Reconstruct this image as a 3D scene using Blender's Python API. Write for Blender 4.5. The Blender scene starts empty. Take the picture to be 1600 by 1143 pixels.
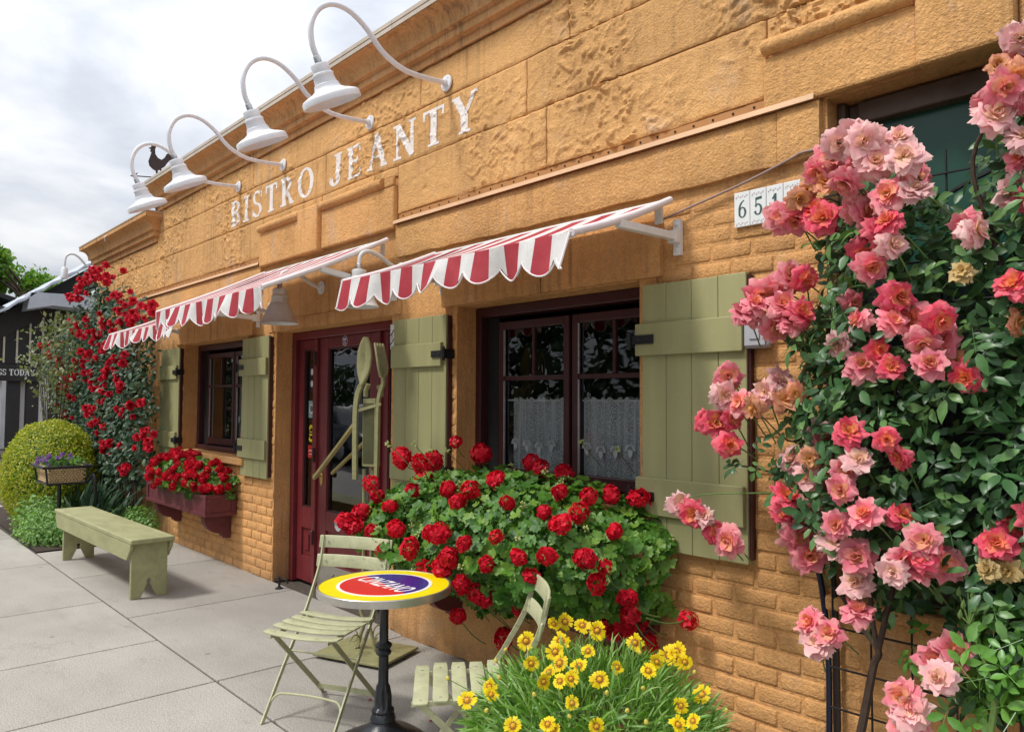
import bpy, bmesh, math, random
import numpy as np
from mathutils import Matrix, Vector, noise as mnoise
random.seed(7); rng = np.random.default_rng(7)
R = math.radians
scene = bpy.context.scene
COL = scene.collection
# ------------------------------------------------------------------ camera
CAM = np.array([0.0, -3.03, 1.6]); F = 1200.0
yaw, pitch, roll = R(47.8), R(2.58), R(-0.28)
_f = np.array([-math.sin(yaw)*math.cos(pitch), math.cos(yaw)*math.cos(pitch), math.sin(pitch)])
_r = np.array([math.cos(yaw), math.sin(yaw), 0.0]); _d = np.cross(_f, _r)
_r2 = _r*math.cos(roll)+_d*math.sin(roll); _d2 = -_r*math.sin(roll)+_d*math.cos(roll)
CM = np.array([_r2, _d2, _f])
cd = bpy.data.cameras.new('camera'); cam = bpy.data.objects.new('camera', cd); COL.objects.link(cam)
cd.sensor_width = 36; cd.sensor_fit = 'HORIZONTAL'; cd.lens = 27.0; cd.clip_start = 0.05; cd.clip_end = 2000
m4 = Matrix.Identity(4)
for i in range(3):
    m4[i][0] = _r2[i]; m4[i][1] = -_d2[i]; m4[i][2] = -_f[i]; m4[i][3] = CAM[i]
cam.matrix_world = m4
scene.camera = cam
# ------------------------------------------------------------------ world: overcast sky
SUN_EL, SUN_AZ = R(56), R(203)      # azimuth of the sun direction, from +Y clockwise
w = bpy.data.worlds.new('World'); scene.world = w; w.use_nodes = True
nt = w.node_tree; nt.nodes.clear()
def wn(t, **k):
    n = nt.nodes.new(t)
    for a, b in k.items(): setattr(n, a, b)
    return n
sky = wn('ShaderNodeTexSky', sky_type='NISHITA', sun_disc=False, sun_elevation=SUN_EL, sun_rotation=SUN_AZ, dust_density=2.0)
tc = wn('ShaderNodeTexCoord'); sep = wn('ShaderNodeSeparateXYZ'); nt.links.new(tc.outputs['Generated'], sep.inputs[0])
ad = wn('ShaderNodeMath', operation='ADD'); ad.inputs[1].default_value = 0.22
mx = wn('ShaderNodeMath', operation='MAXIMUM'); mx.inputs[1].default_value = 0.02
nt.links.new(sep.outputs['Z'], mx.inputs[0]); nt.links.new(mx.outputs[0], ad.inputs[0])
dv = wn('ShaderNodeVectorMath', operation='DIVIDE'); cmb = wn('ShaderNodeCombineXYZ')
for i in range(3): nt.links.new(ad.outputs[0], cmb.inputs[i])
nt.links.new(tc.outputs['Generated'], dv.inputs[0]); nt.links.new(cmb.outputs[0], dv.inputs[1])
n1 = wn('ShaderNodeTexNoise'); n1.inputs['Scale'].default_value = 1.9; n1.inputs['Detail'].default_value = 7; n1.inputs['Roughness'].default_value = 0.52
n1.inputs['Distortion'].default_value = 0.25
nt.links.new(dv.outputs[0], n1.inputs['Vector'])
cr = wn('ShaderNodeValToRGB'); e = cr.color_ramp.elements
e[0].position = 0.33; e[0].color = (0.50, 0.535, 0.60, 1); e[1].position = 0.64; e[1].color = (1.0, 1.0, 1.0, 1)
q = cr.color_ramp.elements.new(0.5); q.color = (0.74, 0.765, 0.82, 1)
nt.links.new(n1.outputs['Fac'], cr.inputs[0])
sc = wn('ShaderNodeVectorMath', operation='SCALE'); gz1 = wn('ShaderNodeMath', operation='MULTIPLY_ADD'); gz1.inputs[1].default_value = 7.2; gz1.inputs[2].default_value = 2.75
nt.links.new(mx.outputs[0], gz1.inputs[0]); nt.links.new(gz1.outputs[0], sc.inputs['Scale'])
nt.links.new(cr.outputs[0], sc.inputs[0])
mixs = wn('ShaderNodeMix', data_type='RGBA'); mixs.inputs['Factor'].default_value = 0.93
nt.links.new(sky.outputs[0], mixs.inputs['A']); nt.links.new(sc.outputs[0], mixs.inputs['B'])
bg = wn('ShaderNodeBackground'); bg.inputs['Strength'].default_value = 0.1
nt.links.new(mixs.outputs['Result'], bg.inputs[0])
wo = wn('ShaderNodeOutputWorld'); nt.links.new(bg.outputs[0], wo.inputs[0])
sl = bpy.data.lights.new('sun', 'SUN'); sl.energy = 1.15; sl.angle = R(10); sl.color = (1.0, 0.96, 0.9)
so = bpy.data.objects.new('sun', sl); COL.objects.link(so)
sdir = Vector((math.sin(SUN_AZ)*math.cos(SUN_EL), math.cos(SUN_AZ)*math.cos(SUN_EL), math.sin(SUN_EL)))
so.rotation_euler = sdir.to_track_quat('Z', 'Y').to_euler(); so.location = (-4, -8, 12)
vs = scene.view_settings; scene.display_settings.display_device = 'sRGB'
vs.view_transform = 'Standard'; vs.look = 'None'; vs.exposure = 1.25; vs.gamma = 1.0; vs.use_curve_mapping = False
scene.cycles.max_bounces = 8; scene.cycles.transparent_max_bounces = 16
# ------------------------------------------------------------------ measuring helpers: photo pixel -> point in the place
def ray(px, py): return CM.T @ np.array([(px-800)/F, (py-571.5)/F, 1.0])
def on_wall(px, py, y=0.0):
    d = ray(px, py); t = (y-CAM[1])/d[1]; return CAM+t*d
def on_z(px, py, z=0.0):
    d = ray(px, py); t = (z-CAM[2])/d[2]; return CAM+t*d
def on_x(px, py, x):
    d = ray(px, py); t = x/d[0]; return CAM+t*d
# ------------------------------------------------------------------ mesh builder
WORLD = {}
def thing(name, label, cat, loc=(0, 0, 0), group=None, kind=None):
    o = bpy.data.objects.new(name, None); COL.objects.link(o); o.location = loc
    WORLD[o.name] = Vector(loc); o.empty_display_size = 0.2
    tag(o, label, cat, group, kind); return o
def tag(o, label=None, cat=None, group=None, kind=None):
    if label: o['label'] = label
    if cat: o['category'] = cat
    if group: o['group'] = group
    if kind: o['kind'] = kind
    return o
def link(o, parent, world=(0, 0, 0)):
    COL.objects.link(o)
    wloc = Vector(world)
    if parent is not None:
        o.parent = parent; o.location = wloc-WORLD[parent.name]
    else: o.location = wloc
    WORLD[o.name] = wloc; return o
class MB:
    def __init__(s): s.v = []; s.f = []; s.m = []; s.cm = 0
    def add(s, vs, fs):
        b = len(s.v); s.v += [tuple(map(float, p)) for p in vs]
        for f in fs: s.f.append(tuple(i+b for i in f)); s.m.append(s.cm)
        return s
    def box(s, x0, x1, y0, y1, z0, z1):
        x0, x1 = min(x0, x1), max(x0, x1); y0, y1 = min(y0, y1), max(y0, y1); z0, z1 = min(z0, z1), max(z0, z1)
        return s.add([(x0,y0,z0),(x1,y0,z0),(x1,y1,z0),(x0,y1,z0),(x0,y0,z1),(x1,y0,z1),(x1,y1,z1),(x0,y1,z1)],
                     [(0,3,2,1),(4,5,6,7),(0,1,5,4),(1,2,6,5),(2,3,7,6),(3,0,4,7)])
    def bar(s, a, b, wdt, thk, up=(0, 0, 1)):
        """a flat bar from a to b: wdt across (perpendicular to up), thk along up"""
        a = Vector(a); b = Vector(b); d = (b-a).normalized(); u = Vector(up); sd = d.cross(u)
        if sd.length < 1e-5: sd = d.cross(Vector((1, 0, 0)))
        sd.normalize(); u = sd.cross(d).normalized(); sd *= wdt/2; u *= thk/2
        vs = [a-sd-u, a+sd-u, a+sd+u, a-sd+u, b-sd-u, b+sd-u, b+sd+u, b-sd+u]
        return s.add(vs, [(0,1,2,3),(4,7,6,5),(0,4,5,1),(1,5,6,2),(2,6,7,3),(3,7,4,0)])
    def tube(s, pts, r, n=8, cap=True, closed=False):
        pts = [Vector(p) for p in pts]; k = len(pts)
        rs = r if hasattr(r, '__len__') else [r]*k
        ref = None; vs = []
        for i, p in enumerate(pts):
            if closed: t = pts[(i+1) % k]-pts[i-1]
            else: t = pts[min(i+1, k-1)]-pts[max(i-1, 0)]
            if t.length < 1e-9: t = Vector((0, 0, 1))
            t.normalize()
            if ref is None:
                ref = Vector((0, 0, 1)) if abs(t.z) < .9 else Vector((1, 0, 0))
            a = (ref-t*ref.dot(t))
            if a.length < 1e-6: a = t.orthogonal()
            a.normalize(); ref = a; b = t.cross(a)
            for j in range(n):
                an = 2*math.pi*j/n; vs.append(p+(a*math.cos(an)+b*math.sin(an))*rs[i])
        fs = []
        for i in range(k if closed else k-1):
            i2 = (i+1) % k
            for j in range(n):
                j2 = (j+1) % n; fs.append((i*n+j, i*n+j2, i2*n+j2, i2*n+j))
        if cap and not closed:
            fs.append(tuple(range(n))[::-1]); fs.append(tuple((k-1)*n+j for j in range(n)))
        return s.add(vs, fs)
    def lathe(s, prof, n=24, origin=(0, 0, 0), axis=(0, 0, 1)):
        ax = Vector(axis).normalized(); a = ax.orthogonal().normalized(); b = ax.cross(a); o = Vector(origin); vs = []
        for r, h in prof:
            for j in range(n):
                an = 2*math.pi*j/n; vs.append(o+ax*h+(a*math.cos(an)+b*math.sin(an))*max(r, 1e-4))
        fs = []
        for i in range(len(prof)-1):
            for j in range(n):
                j2 = (j+1) % n; fs.append((i*n+j, i*n+j2, (i+1)*n+j2, (i+1)*n+j))
        return s.add(vs, fs)
    def prism(s, poly, a, u, v, nrm, depth):
        """2D polygon (p,q) at a + p*u + q*v extruded depth along nrm"""
        a = Vector(a); u = Vector(u); v = Vector(v); nn = Vector(nrm)*depth; k = len(poly)
        base = [a+u*p+v*q for p, q in poly]; vs = base+[x+nn for x in base]
        fs = [tuple(range(k)), tuple(range(2*k-1, k-1, -1))]+[(i, i+k, (i+1) % k+k, (i+1) % k) for i in range(k)]
        return s.add(vs, fs)
    def build(s, name, mat, parent=None, smooth=False, bevel=0.0, seg=2, angle=40, origin=None, recalc=True, kind=None):
        wl = Vector(WORLD[parent.name]) if parent is not None else Vector((0, 0, 0))
        if origin is not None: wl = Vector(origin)
        me = bpy.data.meshes.new(name)
        me.from_pydata([tuple(Vector(p)-wl) for p in s.v], [], s.f)
        mats = mat if isinstance(mat, (list, tuple)) else [mat]
        for m in mats: me.materials.append(m)
        if len(mats) > 1: me.polygons.foreach_set('material_index', s.m)
        if bevel or recalc:
            bm = bmesh.new(); bm.from_mesh(me)
            if recalc: bmesh.ops.recalc_face_normals(bm, faces=bm.faces)
            if bevel:
                ed = [e for e in bm.edges if len(e.link_faces) == 2 and e.calc_face_angle(0) > R(angle)]
                bmesh.ops.bevel(bm, geom=ed, offset=bevel, segments=seg, profile=.5, affect='EDGES', clamp_overlap=True)
            bm.to_mesh(me); bm.free()
        if smooth:
            me.polygons.foreach_set('use_smooth', [True]*len(me.polygons))
            try: me.set_sharp_from_angle(angle=R(angle))
            except Exception: pass
        o = bpy.data.objects.new(name, me); link(o, parent, wl)
        if kind: o['kind'] = kind
        return o
def inst(name, me, parent, world, rot=None, scale=None):
    o = bpy.data.objects.new(name, me); link(o, parent, world)
    if rot is not None:
        o.rotation_mode = 'QUATERNION'; o.rotation_quaternion = rot
    if scale is not None: o.scale = (scale,)*3 if not hasattr(scale, '__len__') else scale
    return o
def copy_tree(o, parent=None):
    c = o.copy(); COL.objects.link(c); c.parent = parent
    for ch in list(o.children): copy_tree(ch, c)
    return c
def spline(pts, n=6):
    P = [Vector(p) for p in pts]; out = []
    for i in range(len(P)-1):
        p0 = P[max(i-1, 0)]; p1 = P[i]; p2 = P[i+1]; p3 = P[min(i+2, len(P)-1)]
        for k in range(n):
            t = k/n
            out.append(.5*((2*p1)+(p2-p0)*t+(2*p0-5*p1+4*p2-p3)*t*t+(3*p1-p0-3*p2+p3)*t*t*t))
    out.append(P[-1]); return out
# ------------------------------------------------------------------ materials
class NT:
    def __init__(s, name):
        s.m = bpy.data.materials.new(name); s.m.use_nodes = True; s.t = s.m.node_tree; s.t.nodes.clear()
        s.out = s.n('ShaderNodeOutputMaterial'); s.b = s.n('ShaderNodeBsdfPrincipled'); s.l(s.b.outputs[0], s.out.inputs[0])
        s.geo = None
    def n(s, t, **k):
        x = s.t.nodes.new(t)
        for a, b in k.items(): setattr(x, a, b)
        return x
    def l(s, a, b): s.t.links.new(a, b)
    def pos(s, scale=(1, 1, 1), obj=False):
        if obj: o = s.n('ShaderNodeTexCoord').outputs['Object']
        else: o = s.n('ShaderNodeNewGeometry').outputs['Position']
        if scale == (1, 1, 1): return o
        mp = s.n('ShaderNodeVectorMath', operation='MULTIPLY'); mp.inputs[1].default_value = scale; s.l(o, mp.inputs[0]); return mp.outputs[0]
    def noise(s, sc, det=4, rough=.55, scale=(1, 1, 1), dist=0, obj=False):
        x = s.n('ShaderNodeTexNoise'); x.inputs['Scale'].default_value = sc; x.inputs['Detail'].default_value = det
        x.inputs['Roughness'].default_value = rough; x.inputs['Distortion'].default_value = dist
        s.l(s.pos(scale, obj), x.inputs['Vector']); return x.outputs['Fac']
    def ramp(s, fac, stops):
        x = s.n('ShaderNodeValToRGB'); el = x.color_ramp.elements
        while len(el) < len(stops): el.new(.5)
        for e, (p, c) in zip(el, stops):
            e.position = p; e.color = (c, c, c, 1) if not hasattr(c, '__len__') else (*c, 1)
        s.l(fac, x.inputs[0]); return x.outputs[0]
    def mix(s, fac, a, b, mode='MIX'):
        x = s.n('ShaderNodeMix', data_type='RGBA', blend_type=mode)
        for k, v in (('Factor', fac), ('A', a), ('B', b)):
            if isinstance(v, (int, float)): x.inputs[k].default_value = v if k == 'Factor' else (v, v, v, 1)
            elif isinstance(v, (tuple, list)): x.inputs[k].default_value = (*v, 1)
            else: s.l(v, x.inputs[k])
        return x.outputs['Result']
    def math(s, op, a, b=0.0):
        x = s.n('ShaderNodeMath', operation=op)
        for i, v in enumerate((a, b)):
            if isinstance(v, (int, float)): x.inputs[i].default_value = v
            else: s.l(v, x.inputs[i])
        return x.outputs[0]
    def bump(s, h, dist=.01, st=1.0, prev=None):
        x = s.n('ShaderNodeBump'); x.inputs['Distance'].default_value = dist; x.inputs['Strength'].default_value = st
        s.l(h, x.inputs['Height'])
        if prev is not None: s.l(prev, x.inputs['Normal'])
        s.l(x.outputs[0], s.b.inputs['Normal']); return x.outputs[0]
    def base(s, c):
        if isinstance(c, (tuple, list)): s.b.inputs['Base Color'].default_value = (*c, 1)
        else: s.l(c, s.b.inputs['Base Color'])
    def set(s, **k):
        for a, b in k.items():
            nm = {'rough': 'Roughness', 'metal': 'Metallic', 'spec': 'Specular IOR Level', 'coat': 'Coat Weight'}.get(a, a)
            if isinstance(b, (int, float)): s.b.inputs[nm].default_value = b
            else: s.l(b, s.b.inputs[nm])
        return s
    def attr(s, name):
        x = s.n('ShaderNodeAttribute'); x.attribute_name = name; return x
def mul(c, k): return tuple(min(1, x*k) for x in c)
def paint(name, c, rough=.5, var=.12, sc=6, bumpd=.0006, bsc=60, metal=0, dirt=None, spec=.5, rand=0.0, scale=(1, 1, 1)):
    t = NT(name); f = t.noise(sc, 5, .6, scale)
    col = t.mix(t.ramp(f, [(.3, 0.), (.7, 1.)]), mul(c, 1-var), mul(c, 1+var))
    if dirt:
        col = t.mix(t.ramp(t.noise(sc*2.3, 8, .7), [(.58, 0.), (.72, dirt[1])]), col, dirt[0])
    if rand:
        oi = t.n('ShaderNodeObjectInfo'); col = t.mix(1.0, col, t.ramp(oi.outputs['Random'], [(0, 1-rand), (1, 1.0)]), 'MULTIPLY')
    t.base(col); t.set(rough=rough, metal=metal, spec=spec)
    if bumpd: t.bump(t.noise(bsc, 3, .6, scale), bumpd)
    return t.m
# stucco: ochre orange limewashed render
OCH = (0.71, 0.375, 0.142)
def stucco(name, c=OCH, rough_amt=.006, grain=85, stain=1.0, rand=0.0, pale=.5, lump=0, ribs=False):
    t = NT(name)
    big = t.noise(1.3, 6, .6); med = t.noise(9, 5, .65)
    col = t.mix(t.ramp(big, [(.32, 0.), (.68, 1.)]), mul(c, .76), mul(c, 1.1))
    col = t.mix(t.ramp(med, [(.35, 0.), (.75, .5)]), col, (c[0]*1.12, c[1]*1.16, c[2]*1.3))
    pal = t.ramp(t.noise(2.3, 9, .74, (1, 1, .55)), [(.56, 0.), (.68, pale)])
    col = t.mix(pal, col, (.66, .45, .29))
    st = t.ramp(t.noise(3.1, 7, .72, (2.2, 2.2, .35)), [(.56, 0.), (.76, .62*stain)])
    col = t.mix(st, col, (.27, .125, .05))
    # rain streaks
    st2 = t.math('MULTIPLY', t.ramp(t.noise(20, 5, .65, (1, 1, .045)), [(.50, 0.), (.70, .75*stain)]), t.ramp(t.noise(1.1, 4, .6), [(.40, .1), (.62, 1.)]))
    col = t.mix(st2, col, (.30, .165, .085))
    gr = t.math('MULTIPLY', t.ramp(t.noise(7, 8, .75, (1, 1, .25)), [(.57, 0.), (.68, .75)]), t.ramp(t.noise(.8, 3, .5, (1, 1, .4)), [(.5, 0.), (.62, 1.)]))
    col = t.mix(gr, col, (.47, .40, .34))
    ch = t.ramp(t.noise(16, 7, .72), [(.655, 0.), (.675, .55)]); col = t.mix(ch, col, (.42, .215, .10))
    # damp, dirty foot of the wall
    z = t.n('ShaderNodeSeparateXYZ'); t.l(t.pos(), z.inputs[0])
    ft = t.math('MULTIPLY', t.ramp(z.outputs['Z'], [(.0, 1.), (.32, 0.)]), t.ramp(t.noise(5, 6, .7), [(.3, .1), (.7, .8)]))
    col = t.mix(ft, col, (.235, .15, .085))
    gf = t.ramp(t.noise(grain*.8, 3, .7), [(.25, .78), (.7, 1.08)]); col = t.mix(1.0, col, gf, 'MULTIPLY')
    if rand:
        oi = t.n('ShaderNodeObjectInfo'); col = t.mix(1.0, col, t.ramp(oi.outputs['Random'], [(0, 1-rand), (1, 1.06)]), 'MULTIPLY')
    t.base(col); t.set(rough=.9, spec=.2)
    p = t.bump(t.noise(grain, 3, .62), rough_amt, .9)
    p = t.bump(t.noise(18, 6, .65), rough_amt*1.6, .7, p)
    if ribs: p = t.bump(t.noise(26, 2, .5, (1, .03, .03)), .012, .9, p)
    if lump:
        vo = t.ramp(t.noise(34, 7, .72, dist=1.2), [(.46, 0.), (.6, 1.)])
        ms = t.ramp(t.noise(2.4, 4, .6), [(.42, .12), (.6, 1.)])
        t.bump(t.math('MULTIPLY', vo, ms), lump, 1.0, p)
    return t.m
M_WALL = stucco('ochre_stucco', OCH, .008); M_BRICK = stucco('ochre_painted_brick', mul(OCH, 1.04), .008, 90, .45, .14, .4)
M_BLOCK = stucco('ochre_rough_render', (0.75, 0.42, 0.162), .008, 95, .9, .06, .75, 0)
M_BAND = stucco('ochre_coarse_render', (0.73, 0.395, 0.148), .010, 70, .6, .04, .8)
M_CORN = stucco('ochre_cornice', (0.64, 0.345, 0.14), .002, 60, 1.6, 0, .7, ribs=True)
M_JOINT = stucco('ochre_joint', (0.46, 0.22, 0.075), .004, 80, 1.2)
M_LEDGE = paint('peach_flashing', (.72, .45, .25), .5, .08, 5, .0006)
M_WEEP = paint('ochre_weep_strip', (.45, .21, .065), .6, .1, 8)
M_COPING = paint('coping_metal', (.52, .44, .35), .5, .12, 6, .0008, 30)
M_DARKHOLE = paint('black_void', (.006, .006, .006), .8, 0, 5, 0)
M_MAROON = paint('maroon_gloss_paint', (.165, .022, .027), .32, .15, 8, .0005, 45, spec=.5)
M_MAROOND = paint('maroon_dark_paint', (.055, .014, .016), .4, .15, 8, .0005, 45)
M_BOXRED = paint('faded_maroon_paint', (.135, .028, .036), .5, .2, 10, .0012, 40, dirt=((.22, .12, .11), .4))
M_SAGE = paint('sage_green_paint', (.36, .35, .165), .55, .1, 9, .0014, 70, rand=.12, scale=(1, 1, .08), dirt=((.42, .42, .27), .5))
M_SAGE2 = paint('pale_sage_paint', (.44, .445, .27), .5, .14, 13, .001, 60, dirt=((.22, .13, .06), .7))
M_SAGEBENCH = paint('worn_sage_paint', (.335, .33, .165), .6, .16, 11, .0015, 50, dirt=((.17, .15, .09), .7), scale=(.35, 1, 1))
M_IRON = paint('black_iron', (.012, .012, .014), .42, .3, 20, .001, 50)
M_TABLEIRON = paint('cast_iron_black', (.014, .016, .02), .35, .3, 30, .0015, 70)
M_WHITE = paint('white_enamel', (.74, .75, .78), .33, .07, 6, .0004, dirt=((.50, .45, .38), .45))
M_WHITEMET = paint('white_arm_paint', (.72, .72, .70), .4, .08, 9, .0004)
M_GREYMET = paint('galvanised_metal', (.5, .5, .5), .4, .15, 30, .0006, metal=.8)
M_CHROME = paint('dull_steel_rim', (.55, .53, .48), .35, .12, 14, .0004, metal=.85)
M_BRASS = paint('brass', (.55, .40, .14), .35, .12, 14, .0003, metal=.9)
M_STEELP = paint('kick_plate_steel', (.50, .48, .42), .42, .12, 12, .0004, metal=.7)
M_WICK = None
M_BLK = paint('matt_black', (.004, .004, .005), .75, .2, 5, 0)
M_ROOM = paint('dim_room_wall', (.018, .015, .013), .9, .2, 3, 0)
def letter_mat():
    t = NT('white_chipped_paint'); f = t.noise(45, 6, .7)
    t.base(t.mix(t.ramp(f, [(.3, 0.), (.7, 1.)]), (.80, .72, .66), (.86, .83, .80))); t.set(rough=.7, spec=.2); t.bump(t.noise(90, 3, .6), .002); return t.m
M_LETTER = letter_mat()
def glass(name, tint=(.9, .93, .92), fmin=.06):
    t = NT(name); t.t.nodes.remove(t.b)
    tr = t.n('ShaderNodeBsdfTransparent'); tr.inputs[0].default_value = (*tint, 1)
    gl = t.n('ShaderNodeBsdfGlossy'); gl.inputs['Roughness'].default_value = .015; gl.inputs[0].default_value = (.95, .97, 1, 1)
    fr = t.n('ShaderNodeFresnel'); fr.inputs[0].default_value = 1.5
    bp = t.n('ShaderNodeBump'); bp.inputs['Distance'].default_value = .004; bp.inputs['Strength'].default_value = .25
    t.l(t.noise(3.0, 2, .5), bp.inputs['Height']); t.l(bp.outputs[0], gl.inputs['Normal'])
    mxx = t.n('ShaderNodeMixShader'); t.l(t.math('MULTIPLY', fr.outputs[0], 1.5), mxx.inputs[0])
    t.l(tr.outputs[0], mxx.inputs[1]); t.l(gl.outputs[0], mxx.inputs[2]); t.l(mxx.outputs[0], t.out.inputs[0]); return t.m
M_GLASS = glass('window_glass', (.93, .95, .95))
M_DGLASS = glass('door_glass', (.8, .82, .82))
def lace():
    t = NT('white_lace'); t.t.nodes.remove(t.b)
    d = t.n('ShaderNodeBsdfDiffuse'); d.inputs[0].default_value = (.92, .94, .97, 1)
    tl = t.n('ShaderNodeBsdfTranslucent'); tl.inputs[0].default_value = (.8, .82, .85, 1)
    a = t.n('ShaderNodeMixShader'); a.inputs[0].default_value = .3; t.l(d.outputs[0], a.inputs[1]); t.l(tl.outputs[0], a.inputs[2])
    tr = t.n('ShaderNodeBsdfTransparent')
    g = t.n('ShaderNodeTexVoronoi'); g.inputs['Scale'].default_value = 150; t.l(t.pos(), g.inputs['Vector'])
    pat = t.ramp(t.noise(46, 3, .55, (1, 1, .015)), [(.40, 0.), (.62, 1.)])
    al = t.math('MAXIMUM', t.ramp(g.outputs['Distance'], [(.3, .30), (.62, .9)]), t.math('MULTIPLY', pat, .9))
    b = t.n('ShaderNodeMixShader'); t.l(al, b.inputs[0]); t.l(tr.outputs[0], b.inputs[1]); t.l(a.outputs[0], b.inputs[2]); t.l(b.outputs[0], t.out.inputs[0]); return t.m
M_LACE = lace()
def concrete(name, c=(.395, .37, .33), k=1.0):
    t = NT(name)
    col = t.mix(t.ramp(t.noise(.9, 7, .62), [(.3, 0.), (.7, 1.)]), mul(c, .84), mul(c, 1.1))
    col = t.mix(t.ramp(t.noise(3.3, 8, .7, (1, 1.8, 1)), [(.55, 0.), (.75, .55)]), col, mul(c, .62))
    sp = t.ramp(t.noise(130, 2, .8), [(.30, .5), (.5, 1.0), (.70, 1.32)]); col = t.mix(1.0, col, sp, 'MULTIPLY')
    rust = t.ramp(t.noise(1.7, 6, .7), [(.64, 0.), (.75, .35)]); col = t.mix(rust, col, (.30, .22, .15))
    spots = t.n('ShaderNodeTexVoronoi'); spots.inputs['Scale'].default_value = 2.1; t.l(t.pos(), spots.inputs['Vector'])
    col = t.mix(t.ramp(spots.outputs['Distance'], [(.03, .75), (.05, 0.)]), col, (.17, .16, .15))
    cv = t.n('ShaderNodeTexVoronoi', feature='DISTANCE_TO_EDGE'); cv.inputs['Scale'].default_value = .42; wv = t.n('ShaderNodeVectorMath', operation='ADD'); nv = t.n('ShaderNodeTexNoise'); nv.inputs['Scale'].default_value = 2.6; nv.inputs['Detail'].default_value = 6; t.l(t.pos(), nv.inputs['Vector']); sv = t.n('ShaderNodeVectorMath', operation='SCALE'); sv.inputs['Scale'].default_value = .45; t.l(nv.outputs['Color'], sv.inputs[0]); t.l(t.pos(), wv.inputs[0]); t.l(sv.outputs[0], wv.inputs[1]); t.l(wv.outputs[0], cv.inputs['Vector'])
    ck = t.math('MULTIPLY', t.ramp(cv.outputs['Distance'], [(.0008, .6), (.003, 0.)]), t.ramp(t.noise(.8, 3, .5), [(.56, 0.), (.66, .7)])); col = t.mix(ck, col, (.13, .115, .10))
    gw = t.ramp(t.noise(1.4, 5, .65, (.6, 1.6, 1)), [(.5, 0.), (.72, .45)]); col = t.mix(gw, col, mul(c, .7))
    oi = t.n('ShaderNodeObjectInfo'); col = t.mix(1.0, col, t.ramp(oi.outputs['Random'], [(0, .90), (1, 1.05)]), 'MULTIPLY')
    t.base(col); t.set(rough=.88, spec=.25); p = t.bump(t.noise(140, 2, .7), .003, .8); t.bump(t.noise(5, 6, .6), .006, .5, p); return t.m
M_CONC = concrete('broom_finished_concrete'); M_DIRT = paint('joint_dirt', (.07, .058, .045), .95, .4, 40, .004)
def leafmat(name, a, b, c=None, rough=.42, trans=.25, spec=.5):
    t = NT(name); at = t.attr('tint')
    stops = [(0, a), (1, b)] if c is None else [(0, a), (.6, b), (1, c)]
    f = at.outputs['Fac']; oi = t.n('ShaderNodeObjectInfo')
    f = t.math('FRACT', t.math('ADD', f, t.math('MULTIPLY', oi.outputs['Random'], .83)))
    col = t.ramp(f, stops); col = t.mix(.35, col, t.ramp(t.noise(60, 3, .6), [(.3, .55), (.7, 1.25)]), 'MULTIPLY')
    t.base(col); t.set(rough=rough, spec=spec)
    tl = t.n('ShaderNodeBsdfTranslucent'); tc2 = t.mix(1.0, col, (1.3, 1.5, .55), 'MULTIPLY'); t.l(tc2, tl.inputs[0])
    ms = t.n('ShaderNodeMixShader'); ms.inputs[0].default_value = trans
    t.l(t.b.outputs[0], ms.inputs[1]); t.l(tl.outputs[0], ms.inputs[2]); t.l(ms.outputs[0], t.out.inputs[0]); return t.m
M_LROSE = leafmat('rose_leaf', (.022, .066, .022), (.06, .155, .05), (.14, .27, .08), .36, .15, .4)
M_LROSEY = leafmat('young_rose_leaf', (.07, .20, .03), (.13, .32, .05), (.2, .42, .08), .35, .3)
M_LGER = leafmat('geranium_leaf', (.03, .11, .01), (.085, .235, .018), (.19, .34, .04), .5, .28)
M_LRED = leafmat('dark_rose_leaf', (.015, .045, .02), (.035, .085, .04), (.10, .16, .085), .42, .12, .25)
M_LSHRUB = leafmat('golden_shrub_leaf', (.20, .27, .012), (.40, .44, .02), (.62, .52, .06), .5, .3)
M_LCAT = leafmat('catmint_leaf', (.13, .27, .06), (.24, .42, .12), (.36, .54, .22), .6, .3)
M_LCOR = leafmat('coreopsis_leaf', (.08, .21, .02), (.18, .36, .05), (.32, .46, .16), .45, .28)
M_LTREE = leafmat('tree_leaf', (.06, .17, .02), (.14, .29, .03), (.28, .42, .06), .5, .3)
M_LDARK = leafmat('street_tree_leaf', (.015, .04, .012), (.03, .07, .02), (.05, .10, .03), .5, .2)
M_LOLIVE = leafmat('olive_shrub_leaf', (.09, .12, .05), (.17, .2, .09), (.3, .3, .16), .5, .25)
M_STEM = paint('green_stem', (.12, .2, .05), .6, .3, 30, 0); M_CANE = paint('brown_cane', (.06, .036, .024), .8, .35, 30, .002, 60)
M_BARK = paint('tree_bark', (.09, .06, .04), .9, .3, 12, .01, 20)
def petalmat(name, base, tip, mid=None, trans=.3):
    t = NT(name); at = t.attr('grad'); oi = t.n('ShaderNodeObjectInfo')
    st = [(0, base), (1, tip)] if mid is None else [(0, base), (.5, mid), (1, tip)]
    col = t.ramp(at.outputs['Fac'], st)
    col = t.mix(1.0, col, t.ramp(oi.outputs['Random'], [(0, .85), (1, 1.08)]), 'MULTIPLY')
    t.base(col); t.set(rough=.55, spec=.25)
    tl = t.n('ShaderNodeBsdfTranslucent'); t.l(col, tl.inputs[0]); ms = t.n('ShaderNodeMixShader'); ms.inputs[0].default_value = trans
    t.l(t.b.outputs[0], ms.inputs[1]); t.l(tl.outputs[0], ms.inputs[2]); t.l(ms.outputs[0], t.out.inputs[0]); return t.m
M_RP = petalmat('rose_pink', (.95, .60, .20), (.93, .46, .44), (.90, .22, .31))
M_RL = petalmat('rose_pale', (.94, .72, .40), (.94, .68, .62), (.93, .50, .52))
M_RC = petalmat('rose_coral', (.95, .50, .15), (.92, .24, .28), (.88, .075, .16))
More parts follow.
